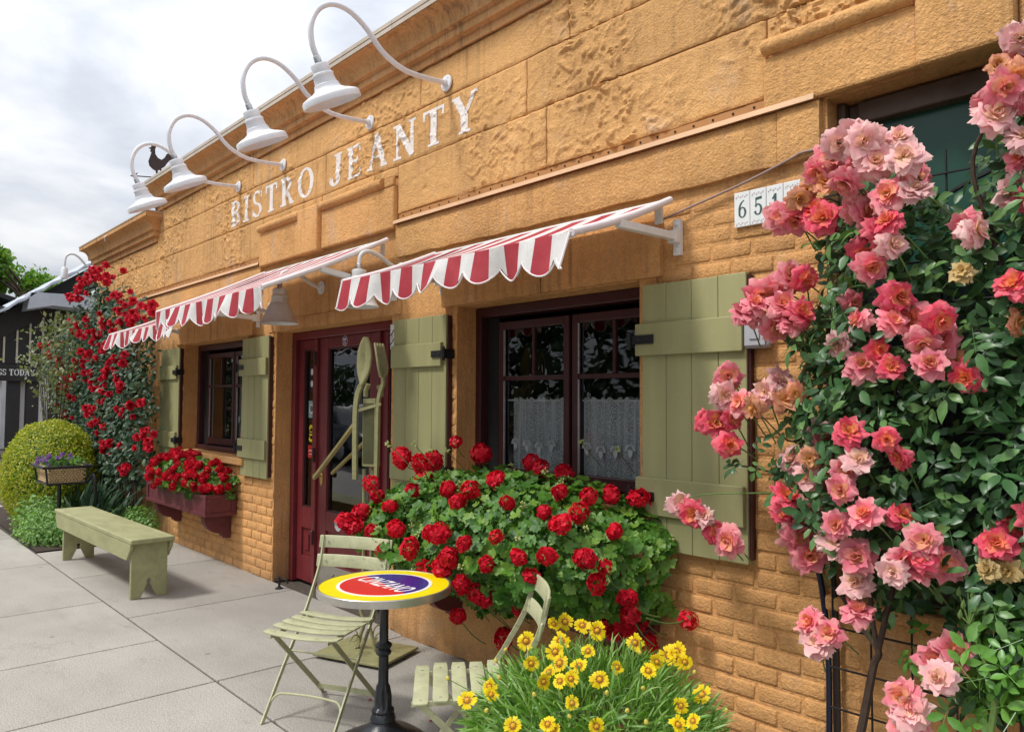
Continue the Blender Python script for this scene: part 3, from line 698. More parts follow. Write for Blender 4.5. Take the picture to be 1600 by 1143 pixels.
# ================================================================== windows, door, shutters (parts of the building)
def casement_window(x0, x1, z0, z1, yf=.155):
    W = bpy.data.objects.new('window', None); link(W, B, (x0, yf, z0))
    m = MB(); t = .055
    m.box(x0+.002, x0+t, yf, yf+.14, z0, z1-.002); m.box(x1-t, x1-.002, yf, yf+.14, z0, z1-.002); m.box(x0+t+.001, x1-t-.001, yf+.002, yf+.14, z1-t-.01, z1-.002); m.box(x0+t+.001, x1-t-.001, yf-.03, yf+.14, z0, z0+.05)
    m.build('window_frame', M_MAROOND, W, bevel=.006)
    ys = yf+.05; a, b = x0+.21, x1-.07; c, d = z0+.06, z1-.1; mid = (a+b)/2
    m = MB(); m.box(x0+t+.002, a-.04, ys+.005, ys+.04, z0+.052, z1-t-.012); m.build('side_panel', M_BLK, W, bevel=.004)
    for p, q_ in ((a-.035, mid-.012), (mid+.012, b+.035)):
        m = MB(); s = .045
        m.box(p, p+s, ys, ys+.045, c, d); m.box(q_-s, q_, ys, ys+.045, c, d); m.box(p+s+.001, q_-s-.001, ys+.001, ys+.045, c, c+.07); m.box(p+s+.001, q_-s-.001, ys+.001, ys+.045, d-.05, d); m.build('sash', M_MAROOND, W, bevel=.005)
        zt = z1-.46
        m = MB(); m.box(p+s+.001, q_-s-.001, ys+.006, ys+.04, zt-.014, zt+.014); m.build('muntin', M_MAROOND, W, bevel=.004)
        m = MB(); xm = (p+q_)/2; m.box(xm-.011, xm+.011, ys+.008, ys+.038, zt+.015, d-.051); m.build('muntin', M_MAROOND, W, bevel=.004)
        m = MB(); m.box(p+s+.001, p+s+.009, ys+.001, ys+.012, c+.075, zt-.016); m.box(p+s+.001, p+s+.009, ys+.001, ys+.012, zt+.016, d-.052); m.build('bead_and_glint', M_GREYMET, W)  # pale metal strip on left pane edges stands in for a reflected glint
        for (e_, f_, g_, h_) in ((p+s+.002, q_-s-.002, c+.071, zt-.015), (p+s+.002, xm-.012, zt+.015, d-.051), (xm+.012, q_-s-.002, zt+.015, d-.051)):
            m = MB(); yy = ys+.022; m.add([(e_, yy, g_), (f_, yy, g_), (f_, yy, h_), (e_, yy, h_)], [(0, 1, 2, 3)]); m.build('pane', M_GLASS, W, recalc=False)
    m = MB(); m.box(x0-.04, x1+.1, -.065, .15, z0-.07, z0-.003); m.build('window_sill', M_WALL, W, bevel=.01)
casement_window(*OP[0]); casement_window(*OP[2])
# dark room lining directly behind each window (roller blind housing)
# third opening on the right: dark green glazed panel behind the climbing rose
M_GREENP = paint('dark_green_panel', (.018, .075, .052), .28, .15, 3, .0003); M_FRBR = paint('brown_frame', (.10, .065, .045), .5, .25, 9, .001); M_TEALB = paint('black_green_tile', (.007, .014, .013), .3, .3, 6, .0003)
W3 = bpy.data.objects.new('window', None); link(W3, B, (-1.43, .1, .84))
x0, x1, z0, z1 = OP[3]
m = MB(); m.box(x0+.002, x0+.035, .085, .2, z0, z1-.002); m.box(x1-.05, x1-.002, .1, .2, z0, z1-.002); m.box(x0+.08, x1-.051, .10, .2, z1-.10, z1-.012); m.box(x0+.037, x0+.08, .12, .2, z0+.07, z1-.012); m.box(x0+.036, x1-.051, .06, .2, z0, z0+.065); m.build('window_frame', M_FRBR, W3, bevel=.008)
m = MB(); m.box(x0+.08, x1-.055, .15, .17, 2.12, z1-.10); m.build('upper_panel', M_GREENP, W3)
k = 0
for i in range(6):
    for j in range(5):
        xa = x0+.082+i*.29; za = z0+.068+j*.2425
        if xa+.28 < x1-.05:
            m = MB(); m.box(xa, xa+.284, .15+random.uniform(-.001, .001), .175, za, za+.237); m.build('tile', M_TEALB, W3, bevel=.004)
m = MB(); m.box(x0-.02, x1+.05, -.04, .085, z0-.06, z0-.002); m.build('window_sill', M_WALL, W3, bevel=.012)
def shutter(x0, x1, z0, z1, hinge_right, battens=((1.06, 1.235), (1.82, 1.975))):
    Sx = bpy.data.objects.new('shutter', None); link(Sx, B, (x0, -.04, z0)); n = 4; wd = (x1-x0)/n
    for i in range(n):
        a = x0+i*wd+.0012; b = x0+(i+1)*wd-.0012; m = MB(); dz = random.uniform(-.002, .002); m.box(a, b, -.042, -.014, z0+dz, z1+dz); m.build('plank', M_SAGE, Sx, bevel=.0035)
    for c, d in battens:
        sh = .025; m = MB(); m.box(x0-(0 if hinge_right else sh), x1+(0 if not hinge_right else -.03)-(.01 if not hinge_right else 0), -.066, -.0425, c, d); m.build('batten', M_SAGE, Sx, bevel=.004)
        zc = (c+d)/2; hx = x1 if hinge_right else x0-.03; s = -1 if hinge_right else 1
        m = MB(); m.box(hx+s*-.01, hx+s*.12, -.076, -.0665, zc-.022, zc+.022); m.box(hx-s*.035, hx-s*.011, -.085, -.0, zc-.03, zc+.03); m.tube([(hx-s*.02, -.08, zc-.045), (hx-s*.02, -.08, zc+.045)], .011, 8)
        for o in (.03, .085): m.lathe([(0, .006), (.005, .005), (.008, 0)], 8, (hx+s*o, -.076, zc), (0, -1, 0))
        m.build('hinge', M_IRON, Sx, bevel=.002)
    m = MB(); bx = x1+.004 if not hinge_right else x1+.008
    for zz in (z0+.3, z1-.3): m.box((x0+x1)/2-.02, (x0+x1)/2+.02, -.0135, .002, zz-.02, zz+.02)
    m.build('spacer_block', M_MAROOND, Sx)
    # maroon return edge board behind the shutter
    m = MB(); m.box(x1-.004, x1+.012, -.03, .0, z0+.02, z1-.01); m.build('edge_strip', M_MAROOND, Sx)
shutter(-2.35, -1.78, .90, 2.165, False); shutter(-4.53, -3.925, .90, 2.155, True); shutter(-7.1, -6.53, .89, 2.17, False); shutter(-9.42, -8.80, .90, 2.17, True)
# -------------------------------------------------- door
Dr = bpy.data.objects.new('door', None); link(Dr, B, (-5.55, .17, 0)); yd = .17
M_GLD = M_DGLASS
m = MB(); t = .05
m.box(-6.466, -6.40, yd-.02, yd+.12, 0, 2.196); m.box(-4.69, -4.624, yd-.02, yd+.12, 0, 2.196); m.box(-6.399, -4.691, yd-.018, yd+.12, 2.13, 2.196); m.box(-6.072, -6.03, yd-.004, yd+.1, .02, 2.129); m.box(-5.07, -5.03, yd-.004, yd+.1, .02, 2.129); m.build('door_frame', M_MAROON, Dr, bevel=.006)
def leaf(x0, x1, gx0, gx1, gz0, gz1, panel):
    y = yd+.02; m = MB()
    m.box(x0, gx0, y, y+.05, .02, 2.128); m.box(gx1, x1, y, y+.05, .02, 2.128); m.box(gx0+.0005, gx1-.0005, y+.0005, y+.05, gz1, 2.128); m.box(gx0+.0005, gx1-.0005, y+.0005, y+.05, panel[1], gz0); m.box(gx0+.0005, gx1-.0005, y+.0005, y+.05, .02, panel[0]); m.build('leaf', M_MAROON, Dr, bevel=.004)
    m = MB(); m.box(gx0+.001, gx1-.001, y+.018, y+.045, panel[0]+.001, panel[1]-.001); ins = .05
    m.prism([(gx0+ins, panel[0]+ins), (gx1-ins, panel[0]+ins), (gx1-ins, panel[1]-ins), (gx0+ins, panel[1]-ins)], (0, y+.006, 0), (1, 0, 0), (0, 0, 1), (0, 1, 0), .0115); m.build('door_panel', M_MAROON, Dr, bevel=.003)
    m = MB(); yy = y+.03; m.add([(gx0, yy, gz0), (gx1, yy, gz0), (gx1, yy, gz1), (gx0, yy, gz1)], [(0, 1, 2, 3)]); m.build('pane', M_GLD, Dr, recalc=False)
    m = MB(); w_ = .014
    for a, b, c, d in ((gx0, gx0+w_, gz0, gz1), (gx1-w_, gx1, gz0, gz1), (gx0+w_, gx1-w_, gz0, gz0+w_), (gx0+w_, gx1-w_, gz1-w_, gz1)): m.box(a, b, y+.008, y+.029, c+.0005, d-.0005)
    m.build('bead_and_glint', M_MAROOND, Dr)
leaf(-6.399, -6.073, -6.31, -6.14, .66, 2.04, (.24, .48)); leaf(-6.028, -5.072, -5.88, -5.21, .66, 2.04, (.24, .50)); leaf(-5.029, -4.691, -4.95, -4.78, .66, 2.04, (.24, .48))
for z in (.42, 1.12, 1.95):
    m = MB(); m.tube([(-6.05, yd-.012, z-.055), (-6.05, yd-.012, z+.055)], .011, 8); m.lathe([(.014, -.012), (.014, 0), (.006, .01), (0, .014)], 8, (-6.05, yd-.012, z+.055)); m.box(-6.075, -6.025, yd-.006, yd-.0045, z-.05, z+.05); m.build('hinge', M_MAROOND, Dr)
m = MB(); m.prism([(.035*math.cos(a)*(.75), .06*math.sin(a)) for a in np.linspace(0, 2*math.pi, 17)[:-1]], (-5.955, yd+.0195, .93), (1, 0, 0), (0, 0, 1), (0, -1, 0), .006); m.lathe([(0, .075), (.02, .07), (.028, .055), (.02, .04), (.01, .03), (.012, .005), (.02, 0)], 14, (-5.955, yd+.013, .955), (0, -1, 0)); m.build('door_knob', M_BRASS, Dr, smooth=True)
m = MB(); m.box(-6.0, -5.1, yd+.0165, yd+.019, .03, .225); kp = m.build('kick_plate', M_STEELP, Dr, bevel=.001)
fl = []  # fleur-de-lis pierced in the plate
m = MB()
for s in (-1, 0, 1):
    pts = [(0, -.01), (.014, .02), (.010, .045), (0, .07), (-.010, .045), (-.014, .02)] if s == 0 else [(s*.004, 0), (s*.022, .03), (s*.03, .012), (s*.038, .018), (s*.034, .04), (s*.018, .05), (s*.006, .03)]
    m.prism(pts if s >= 0 else pts[::-1], (-5.72, yd+.0163, .10), (1, 0, 0), (0, 0, 1), (0, -1, 0), .001)
m.prism([(-.022, -.012), (.022, -.012), (.022, -.004), (-.022, -.004)], (-5.72, yd+.0163, .10), (1, 0, 0), (0, 0, 1), (0, -1, 0), .001); m.prism([(-.008, -.05), (.008, -.05), (.005, -.013), (-.005, -.013)], (-5.72, yd+.0163, .10), (1, 0, 0), (0, 0, 1), (0, -1, 0), .001)
m.build('fleur_cutout', M_BLK, Dr)
# stickers on the door and its side light
def flatm(name, c, rough=.5): return paint(name, c, rough, .04, 20, 0)
P_WH = flatm('print_white', (.75, .76, .76)); P_BK = flatm('print_black', (.012, .012, .014)); P_PUR = flatm('print_violet', (.10, .05, .16)); P_TEA = flatm('print_teal', (.25, .42, .42)); P_YE = flatm('print_yellow', (.75, .56, .02)); P_RE = flatm('print_red', (.42, .02, .02)); P_GR = flatm('print_greygreen', (.10, .18, .17)); P_PK = flatm('print_pink', (.55, .35, .45))
def disc(mb, x, z, rx, rz, y, th=.0008, n=24): mb.prism([(rx*math.cos(a), rz*math.sin(a)) for a in np.linspace(0, 2*math.pi, n+1)[:-1]], (x, y, z), (1, 0, 0), (0, 0, 1), (0, -1, 0), th)
def sticker(name, layers, loc):
    e = bpy.data.objects.new(name, None); link(e, Dr, loc)
    y = loc[1]
    mm = MB(); mats = []
    for i, (mt, fn) in enumerate(layers):
        mm.cm = i; mats.append(mt); fn(mm, y-.0009*i)
    COL.objects.unlink(e); bpy.data.objects.remove(e)
    return mm.build(name, mats, Dr)
sticker('round_sticker', [(P_WH, lambda b, y: disc(b, -5.60, 2.085, .042, .042, y)), (P_PUR, lambda b, y: disc(b, -5.60, 2.085, .037, .037, y)), (P_WH, lambda b, y: (b.box(-5.628, -5.572, y-.0008, y, 2.092, 2.106), b.box(-5.622, -5.578, y-.0008, y, 2.06, 2.066))), (P_PK, lambda b, y: b.box(-5.62, -5.58, y-.0008, y, 2.071, 2.085))], (-5.6, yd+.0195, 2.085))
ysl = yd+.048
sticker('card_sticker', [(P_BK, lambda b, y: b.box(-6.255, -6.165, y-.0008, y, 1.68, 1.90)), (P_WH, lambda b, y: (disc(b, -6.21, 1.845, .022, .03, y), disc(b, -6.21, 1.74, .022, .03, y)))], (-6.21, ysl, 1.8))
sticker('card_sticker', [(P_TEA, lambda b, y: b.box(-6.26, -6.16, y-.0008, y, 1.44, 1.59)), (P_WH, lambda b, y: disc(b, -6.21, 1.52, .036, .044, y)), (P_GR, lambda b, y: disc(b, -6.21, 1.52, .024, .03, y))], (-6.21, ysl, 1.5))
sticker('yellow_sticker', [(P_YE, lambda b, y: (disc(b, -6.21, 1.35, .036, .03, y), disc(b, -6.21, 1.30, .028, .05, y), disc(b, -6.21, 1.255, .04, .026, y))), (P_BK, lambda b, y: (b.box(-6.235, -6.185, y-.0008, y, 1.30, 1.312), b.box(-6.23, -6.19, y-.0008, y, 1.275, 1.283)))], (-6.21, ysl, 1.3))
sticker('red_sticker', [(P_RE, lambda b, y: b.box(-6.262, -6.158, y-.0008, y, 1.09, 1.20)), (P_WH, lambda b, y: (b.box(-6.245, -6.175, y-.0008, y, 1.15, 1.156), b.box(-6.24, -6.18, y-.0008, y, 1.12, 1.124)))], (-6.21, ysl, 1.15))
sticker('round_sticker', [(P_WH, lambda b, y: disc(b, -5.67, .575, .055, .055, y))], (-5.67, yd+.0195, .575))
def font_text(body, size, mat, parent, name, origin, u, v, shear=0, offset=0, extrude=.0004, xscale=1.0, align='CENTER', fit=None):
    cu = bpy.data.curves.new(name, 'FONT'); cu.body = body; cu.size = size; cu.shear = shear; cu.offset = offset; cu.extrude = extrude; cu.align_x = align; cu.align_y = 'CENTER'; cu.resolution_u = 4; cu.space_character = 1.12
    tmp = bpy.data.objects.new('tmp', cu); COL.objects.link(tmp); dg = bpy.context.evaluated_depsgraph_get(); dg.update()
    me0 = tmp.evaluated_get(dg).to_mesh(); vs = [tuple(x.co) for x in me0.vertices]; fs = [tuple(p.vertices) for p in me0.polygons]
    tmp.evaluated_get(dg).to_mesh_clear(); bpy.data.objects.remove(tmp)
    u = Vector(u); v = Vector(v); nn = u.cross(v); o = Vector(origin)
    if fit: xs_ = [p[0] for p in vs]; xscale = fit/(max(xs_)-min(xs_))
    mb = MB(); mb.add([o+u*a*xscale+v*b+nn*c for a, b, c in vs], fs); return mb.build(name, mat, parent, recalc=False)
font_text('EXPO', .036, P_BK, Dr, 'sticker_print', (-5.67, yd+.0175, .575), (1, 0, 0), (0, 0, 1))
# ================================================================== gooseneck lamps along the parapet
def gooseneck(root, arm, tilt_axis, neck, rim_r, flare, mat=M_WHITE, base_r=.055):
    m = MB(); m.lathe([(0, .03), (.022, .028), (.026, .012), (base_r*.9, .01), (base_r, .004), (base_r, 0)], 20, (0, 0, 0), (0, -1, 0)); bp = m.build('base_plate', mat, root, smooth=True)
    m = MB()
    for a in range(4): m.lathe([(0, .005), (.006, .004), (.007, 0)], 8, (.037*math.cos(a*1.571+.785), -.008, .037*math.sin(a*1.571+.785)), (0, -1, 0))
    m.build('screw', M_GREYMET, bp)
    m = MB(); m.tube(spline(arm, 7), .0165, 10); m.build('arm', mat, root, smooth=True)
    ax = Vector(tilt_axis).normalized(); n = Vector(neck)
    m = MB(); m.lathe([(.018, -.035), (.021, -.03), (.021, .004), (.026, .006), (.026, .02)], 14, n, ax); m.build('collar', M_GREYMET, root, smooth=True)
    s = MB(); s.lathe([(.012, .0), (.05, .006), (.055, .014), (.052, .055), (.062, .062), (.064, .07), (.06, .078), (.066, .118), (.072, .122)] + flare(rim_r), 32, n+ax*.005, ax); sh = s.build('shade', mat, root, smooth=True)
    b = MB(); b.lathe([(.0, .20), (.024, .19), (.03, .17), (.02, .13), (.014, .10)], 14, n, ax); b.build('bulb', paint('frosted_bulb', (.8, .8, .76), .4, 0, 5, 0) if 'frosted_bulb' not in bpy.data.materials else bpy.data.materials['frosted_bulb'], sh, smooth=True)
def wide(r): return [(.075, .134), (.080, .150), (.105, .166), (r*.78, .176), (r*.96, .190), (r, .200), (r+.001, .230), (r-.004, .230), (r-.006, .203), (r*.92, .194), (.105, .174), (.06, .14)]
def bell(r): return [(.078, .135), (.095, .165), (r*.82, .225), (r, .275), (r+.006, .278), (r-.004, .274), (r*.8, .222), (.088, .165), (.06, .13)]
lab = ['white gooseneck lamp above the Y of JEANTY, nearest and largest of four',
       'white gooseneck lamp with its wall plate above the A of JEANTY',
       'white gooseneck lamp with its wall plate above the letter O of BISTRO',
       'white gooseneck lamp around the rooster, with its wall plate above the B of BISTRO']
arm = [(0, -.02, 0), (0, -.16, -.012), (0, -.32, -.012), (0, -.44, .025), (0, -.52, .075), (0, -.62, .17), (0, -.73, .23), (0, -.84, .232), (0, -.93, .17), (0, -.975, .06), (0, -.965, -.05), (0, -.925, -.13)]
for i, (x, z) in enumerate(((-3.97, 3.68), (-4.91, 3.67), (-6.35, 3.675), (-7.32, 3.68))):
    if i == 0:
        lp = thing('gooseneck_lamp', lab[0], 'wall lamp', (0, 0, 0), 'gooseneck lamps on the parapet')
        gooseneck(lp, arm, (0, .45, -1), (0, -.925, -.14), .172, wide); lamp0 = lp
    else: lp = copy_tree(lamp0); lp['label'] = lab[i]
    lp.location = (x, -.022, z)
lp = thing('gooseneck_lamp', 'cream bell shaped lamp on a bent arm above the door, beside the striped door awning', 'wall lamp', (0, 0, 0), 'bell lamps by the door')
gooseneck(lp, [(0, -.02, 0), (0, -.1, .03), (0, -.18, .075), (0, -.27, .1), (0, -.34, .075), (0, -.36, .01), (0, -.36, -.03)], (0, .0, -1), (0, -.36, -.035), .145, bell, M_WHITEMET)
lp.location = (-5.66, 0, 2.51)
l2 = copy_tree(lp); l2.location = (-4.52, 0, 2.52); l2['label'] = 'cream bell lamp mostly hidden behind the left end of the nearer striped awning'
l2.scale = (.92, .92, .92)
# small spotlight on the far end of the wall
lp = thing('spot_lamp', 'small white spotlight on a curved arm at the far left end of the cornice', 'spotlight', (-12.45, .1, 3.45))
m = MB(); m.tube(spline([(-12.45, .1, 3.45), (-12.52, .0, 3.47), (-12.58, -.12, 3.56), (-12.62, -.22, 3.68), (-12.64, -.30, 3.72), (-12.65, -.37, 3.68), (-12.65, -.39, 3.58), (-12.65, -.39, 3.5)], 6), .016, 8); m.build('arm', M_WHITE, lp, smooth=True)
m = MB(); m.lathe([(0, 0), (.03, .0), (.045, .02), (.05, .16), (.046, .16), (.03, .03)], 16, (-12.65, -.39, 3.51), (0, 0, -1)); m.build('head', M_WHITE, lp, smooth=True)
# ================================================================== awnings
M_STR = None
def stripe_mat(axis_x0, pitch):
    t = NT('striped_canvas'); s = t.n('ShaderNodeSeparateXYZ'); t.l(t.n('ShaderNodeTexCoord').outputs['Object'], s.inputs[0])
    f = t.math('FRACT', t.math('MULTIPLY', s.outputs['X'], 1/pitch)); c = t.ramp(f, [(0, 0.), (.495, 0.), (.505, 1.), (.995, 1.), (1., 0.)])
    e = t.ramp(f, [(0, 1.), (.03, 0.), (.46, 0.), (.5, 1.)]); wv = t.noise(260, 2, .5)
    red = t.mix(t.ramp(t.noise(7, 5, .6), [(.3, 0.), (.7, 1.)]), (.42, .045, .065), (.54, .085, .10)); wh = t.mix(t.ramp(t.noise(5, 5, .6), [(.4, 0.), (.75, 1.)]), (.82, .81, .79), (.66, .63, .60))
    col = t.mix(c, red, wh); col = t.mix(1.0, col, t.ramp(wv, [(.3, .86), (.7, 1.06)]), 'MULTIPLY'); t.base(col); t.set(rough=.85, spec=.15)
    tl = t.n('ShaderNodeBsdfTranslucent'); t.l(col, tl.inputs[0]); ms = t.n('ShaderNodeMixShader'); ms.inputs[0].default_value = .22
    t.bump(t.noise(9, 4, .6), .006, .6)
    t.l(t.b.outputs[0], ms.inputs[1]); t.l(tl.outputs[0], ms.inputs[2]); t.l(ms.outputs[0], t.out.inputs[0]); return t.m
M_STRIPE = stripe_mat(0, .2); M_PIPING = paint('white_binding', (.80, .74, .74), .7, .05, 20, 0)
def awning(label, x0, x1, zw, yw, yfr, zf, drop=.165, n=9, seed=0):
    """stripes: n scallops, one red stripe centred on each scallop"""
    A = thing('awning', label, 'awning', (x0, 0, zf), 'striped awnings'); W_ = x1-x0; pitch = W_/n
    # canopy: canvas sheet with thickness, slight sag
    m = MB(); nx, ny = n*8, 10; V = []
    for i in range(nx+1):
        for j in range(ny+1):
            x = W_*i/nx; t = j/ny; y = yw+(yfr-yw)*t; z = zw+(zf-zw)*t-.018*math.sin(math.pi*t)*(1+.3*math.sin(x*5+seed)); V.append((x, y, z))
    ix = lambda i, j: i*(ny+1)+j
    # own material scale per awning through the object's x scale: stripes are geometry-space, pitch baked by scaling x
    k = .2/pitch
    def fin(mb, name, mat, par=A, **kw):
        mb.v = [(p[0]*k+x0-0.0, p[1], p[2]) for p in mb.v]; o = mb.build(name, mat, par, **kw); o.scale = (1/k, 1, 1); return o
    m.add(V, [(ix(i, j), ix(i+1, j), ix(i+1, j+1), ix(i, j+1)) for i in range(nx) for j in range(ny)]); m.add([(a, b, c-.004) for a, b, c in V], [(ix(i, j), ix(i, j+1), ix(i+1, j+1), ix(i+1, j)) for i in range(nx) for j in range(ny)])
    fin(m, 'canopy', M_STRIPE, smooth=True, recalc=False)
    # valance
    m = MB(); nx = n*12; nz = 8; V = []; edge = []
    for i in range(nx+1):
        x = W_*i/nx; ph = (x/pitch-.25) % 1.0; sc_ = drop*(.62+.38*abs(math.cos(math.pi*(ph-.0)))**.8)
        for j in range(nz+1):
            t = j/nz; y = yfr-.004-.024*math.sin(x*7.1+seed)*t-.020*math.sin(x*19+seed*3)*t-.02*t; V.append((x+.016*math.sin(x*9+seed)*t, y, zf+.004-sc_*t-.012*math.sin(x*3.3+seed)*t))
        edge.append((x, V[-1][1], V[-1][2]))
    iz = lambda i, j: i*(nz+1)+j; F_ = [(iz(i, j), iz(i+1, j), iz(i+1, j+1), iz(i, j+1)) for i in range(nx) for j in range(nz)]
    m.add(V, F_); m.add([(a, b+.003, c) for a, b, c in V], [f[::-1] for f in F_]); fin(m, 'valance', M_STRIPE, smooth=True, recalc=False)
    m = MB(); m.tube([(x+x0, y, z) for x, y, z in edge], .0042, 6); m.tube([(x0+V[j][0], V[j][1], V[j][2]) for j in range(nz+1)], .0055, 6); b0 = nx*(nz+1); m.tube([(x0+V[b0+j][0], V[b0+j][1], V[b0+j][2]) for j in range(nz+1)], .0055, 6); m.build('piping', M_PIPING, A, smooth=True)
    m = MB(); m.tube([(x0-.01, yfr+.008, zf-.012), (x1+.01, yfr+.008, zf-.012)], .009, 10); m.build('front_bar', M_WHITEMET, A, smooth=True)
    m = MB(); m.tube([(x0-.01, yw-.005, zw-.006), (x1+.01, yw-.005, zw-.006)], .012, 10); m.build('roller', M_WHITEMET, A, smooth=True)
    for x in (x0, x1):
        s = 1 if x == x1 else -1
        m = MB(); pts = [(x+s*.006, yw+(yfr-yw)*t, zw+(zf-zw)*t-.014*math.sin(math.pi*t)) for t in np.linspace(0, 1, 9)]; m.tube(pts, [.0185-.004*abs(.5-t) for t in np.linspace(0, 1, 9)], 10); m.build('side_hem', M_PIPING, A, smooth=True)
        t = .56; px_, py_, pz_ = x+s*.006, yw+(yfr-yw)*t, zw+(zf-zw)*t-.03; zb = zf+.085
        a = MB(); a.bar((px_, py_, pz_), (px_, -.035, zb), .036, .036); a.build('strut', M_WHITEMET, A, bevel=.003)
        a = MB(); a.box(px_-.019, px_+.019, -.028, -.001, zb-.085, zb+.085); a.box(px_-.024, px_+.024, -.065, -.0285, zb-.03, zb+.03)
        for zz in (-.062, .062): a.lathe([(0, .006), (.009, .005), (.010, 0)], 8, (px_, -.028, zb+zz), (0, -1, 0))
        a.build('wall_bracket', M_WHITEMET, A, bevel=.002)
        a = MB(); a.box(x-s*.07-.02, x-s*.07+.02, -.07, -.055, zw-.10, zw-.02); a.lathe([(0, .004), (.012, .003), (.013, 0)], 10, (x-s*.07, -.07, zw-.07), (0, -1, 0)); a.build('hanger_tab', M_WHITEMET, A)
    return A
awning('red and white striped awning with scalloped valance over the window beside the house number', -4.0, -2.16, 2.548, -.075, -.75, 2.292, .168, 9, 1)
awning('red and white striped awning higher up over the maroon door', -6.56, -4.58, 2.73, -.075, -.99, 2.30, .165, 9, 4)
awning('red and white striped awning farthest along the wall, ending among the red climbing roses', -8.83, -6.83, 2.55, -.075, -.75, 2.265, .15, 10, 7)
# ================================================================== window boxes
def window_box(label, x0, x1, z0, z1, yf):
    T = thing('window_box', label, 'window box', ((x0+x1)/2, -.01, z0), 'maroon window boxes')
    m = MB(); t = .022
    m.box(x0, x1, yf, yf+t, z0, z1); m.box(x0, x0+t, yf+t, -.012, z0, z1); m.box(x1-t, x1, yf+t, -.012, z0, z1); m.box(x0+t, x1-t, -.034, -.012, z0, z1); m.box(x0+t, x1-t, yf+t, -.035, z0, z0+t); m.build('trough', M_BOXRED, T, bevel=.003)
    f = MB(); p = .012
    for a, b, c, d in ((x0-p, x1+p, z0, z0+.035), (x0-p, x1+p, z1-.03, z1+.004), (x0-p, x0+.045, z0+.036, z1-.031), (x1-.045, x1+p, z0+.036, z1-.031)): f.box(a, b, yf-p, yf-.0005, c, d)
    f.build('front_moulding', M_BOXRED, T, bevel=.003)
    for x, s in ((x0, -1), (x1, 1)):
        f = MB()
        for a, b, c, d in ((yf+.0, -.013, z0, z0+.035), (yf, -.013, z1-.03, z1+.004), (yf, yf+.05, z0+.036, z1-.031), (-.06, -.013, z0+.036, z1-.031)): f.box(x+s*.0005, x+s*(p+.0005), a, b, c, d)
        f.build('end_moulding', M_BOXRED, T, bevel=.003)
    for x in (x0+.13, x1-.21):
        pr = [(-.012, z0-.002), (yf+.03, z0-.002), (yf+.03, z0-.03)]
        for a in np.linspace(0, math.pi/2, 8): pr.append((-.09+(yf+.12)*math.cos(a)*.98, z0-.035-.15*math.sin(a)))
        pr += [(-.09, z0-.215), (-.06, z0-.215), (-.06, z0-.235), (-.012, z0-.235)]
        b = MB(); b.prism(pr, (x, 0, 0), (0, 1, 0), (0, 0, 1), (1, 0, 0), .085); b.build('bracket', M_BOXRED, T, bevel=.003)
    so_ = MB(); so_.box(x0+t+.001, x1-t-.001, yf+t+.001, -.036, z1-.05, z1-.03); so_.build('soil', soilm, T)
    return T
window_box('faded maroon panelled window box on scrolled brackets beside the green bench', -8.93, -7.24, .50, .70, -.30)
window_box('maroon window box almost buried under the big geranium behind the table', -3.98, -2.28, .50, .70, -.30)
# ================================================================== leaf and flower tools
def basis(n, spin):
    n = n/np.linalg.norm(n, axis=1, keepdims=True); ref = np.tile([[0., 0., 1.]], (len(n), 1)); ref[np.abs(n[:, 2]) > .93] = [1., 0, 0]
    a = np.cross(ref, n); a /= np.linalg.norm(a, axis=1, keepdims=True); b = np.cross(n, a); c, s = np.cos(spin)[:, None], np.sin(spin)[:, None]
    return a*c+b*s, -a*s+b*c, n
def scatter(name, mat, parent, P, N, size, spin, tmpl, world=None, kind='stuff', tint=None):
    """many leaves joined as one mesh: tmpl = (verts (k,3) in leaf space u,v,n, faces)"""
    tv, tf = tmpl; tv = np.array(tv, float); K = len(tv); M_ = len(P); U, V_, N_ = basis(N, spin); size = np.asarray(size)[:, None, None]
    W_ = P[:, None, :]+size*(tv[None, :, 0:1]*U[:, None]+tv[None, :, 1:2]*V_[:, None]+tv[None, :, 2:3]*N_[:, None])
    off = np.array(WORLD[parent.name]) if parent is not None else np.zeros(3); W_ = (W_-off).reshape(-1, 3)
    me = bpy.data.meshes.new(name); faces = []
    lt = np.array([len(f) for f in tf]); li = np.concatenate([np.array(f) for f in tf])
    loops = (li[None]+np.arange(M_)[:, None]*K).ravel(); tot = np.tile(lt, M_); start = np.concatenate([[0], np.cumsum(tot)[:-1]])
    me.vertices.add(M_*K); me.vertices.foreach_set('co', W_.ravel()); me.loops.add(len(loops)); me.loops.foreach_set('vertex_index', loops.astype(np.int32)); me.polygons.add(len(tot)); me.polygons.foreach_set('loop_start', start.astype(np.int32))
    try: me.polygons.foreach_set('loop_total', tot.astype(np.int32))
    except Exception: pass
    me.update(calc_edges=True); me.validate()
    at = me.attributes.new('tint', 'FLOAT', 'POINT'); tt = rng.random(M_) if tint is None else tint; at.data.foreach_set('value', np.repeat(tt, K).astype(np.float32))
    me.polygons.foreach_set('use_smooth', [True]*len(me.polygons)); me.materials.append(mat)
    o = bpy.data.objects.new(name, me); link(o, parent, off); o['kind'] = kind; return o
LEAFLET = ([(0, 0, 0), (.2, -.17, .05), (.22, 0, 0), (.2, .17, .05), (.55, -.25, .06), (.58, 0, .0), (.55, .25, .06), (.82, -.14, .0), (.84, 0, -.04), (.82, .14, .0), (1, 0, -.12)],
           [(0, 1, 2), (0, 2, 3), (1, 4, 5, 2), (2, 5, 6, 3), (4, 7, 8, 5), (5, 8, 9, 6), (7, 10, 8), (8, 10, 9)])
SMALL = ([(0, 0, 0), (.5, -.28, .06), (1, 0, -.05), (.5, .28, .06)], [(0, 1, 2), (0, 2, 3)])
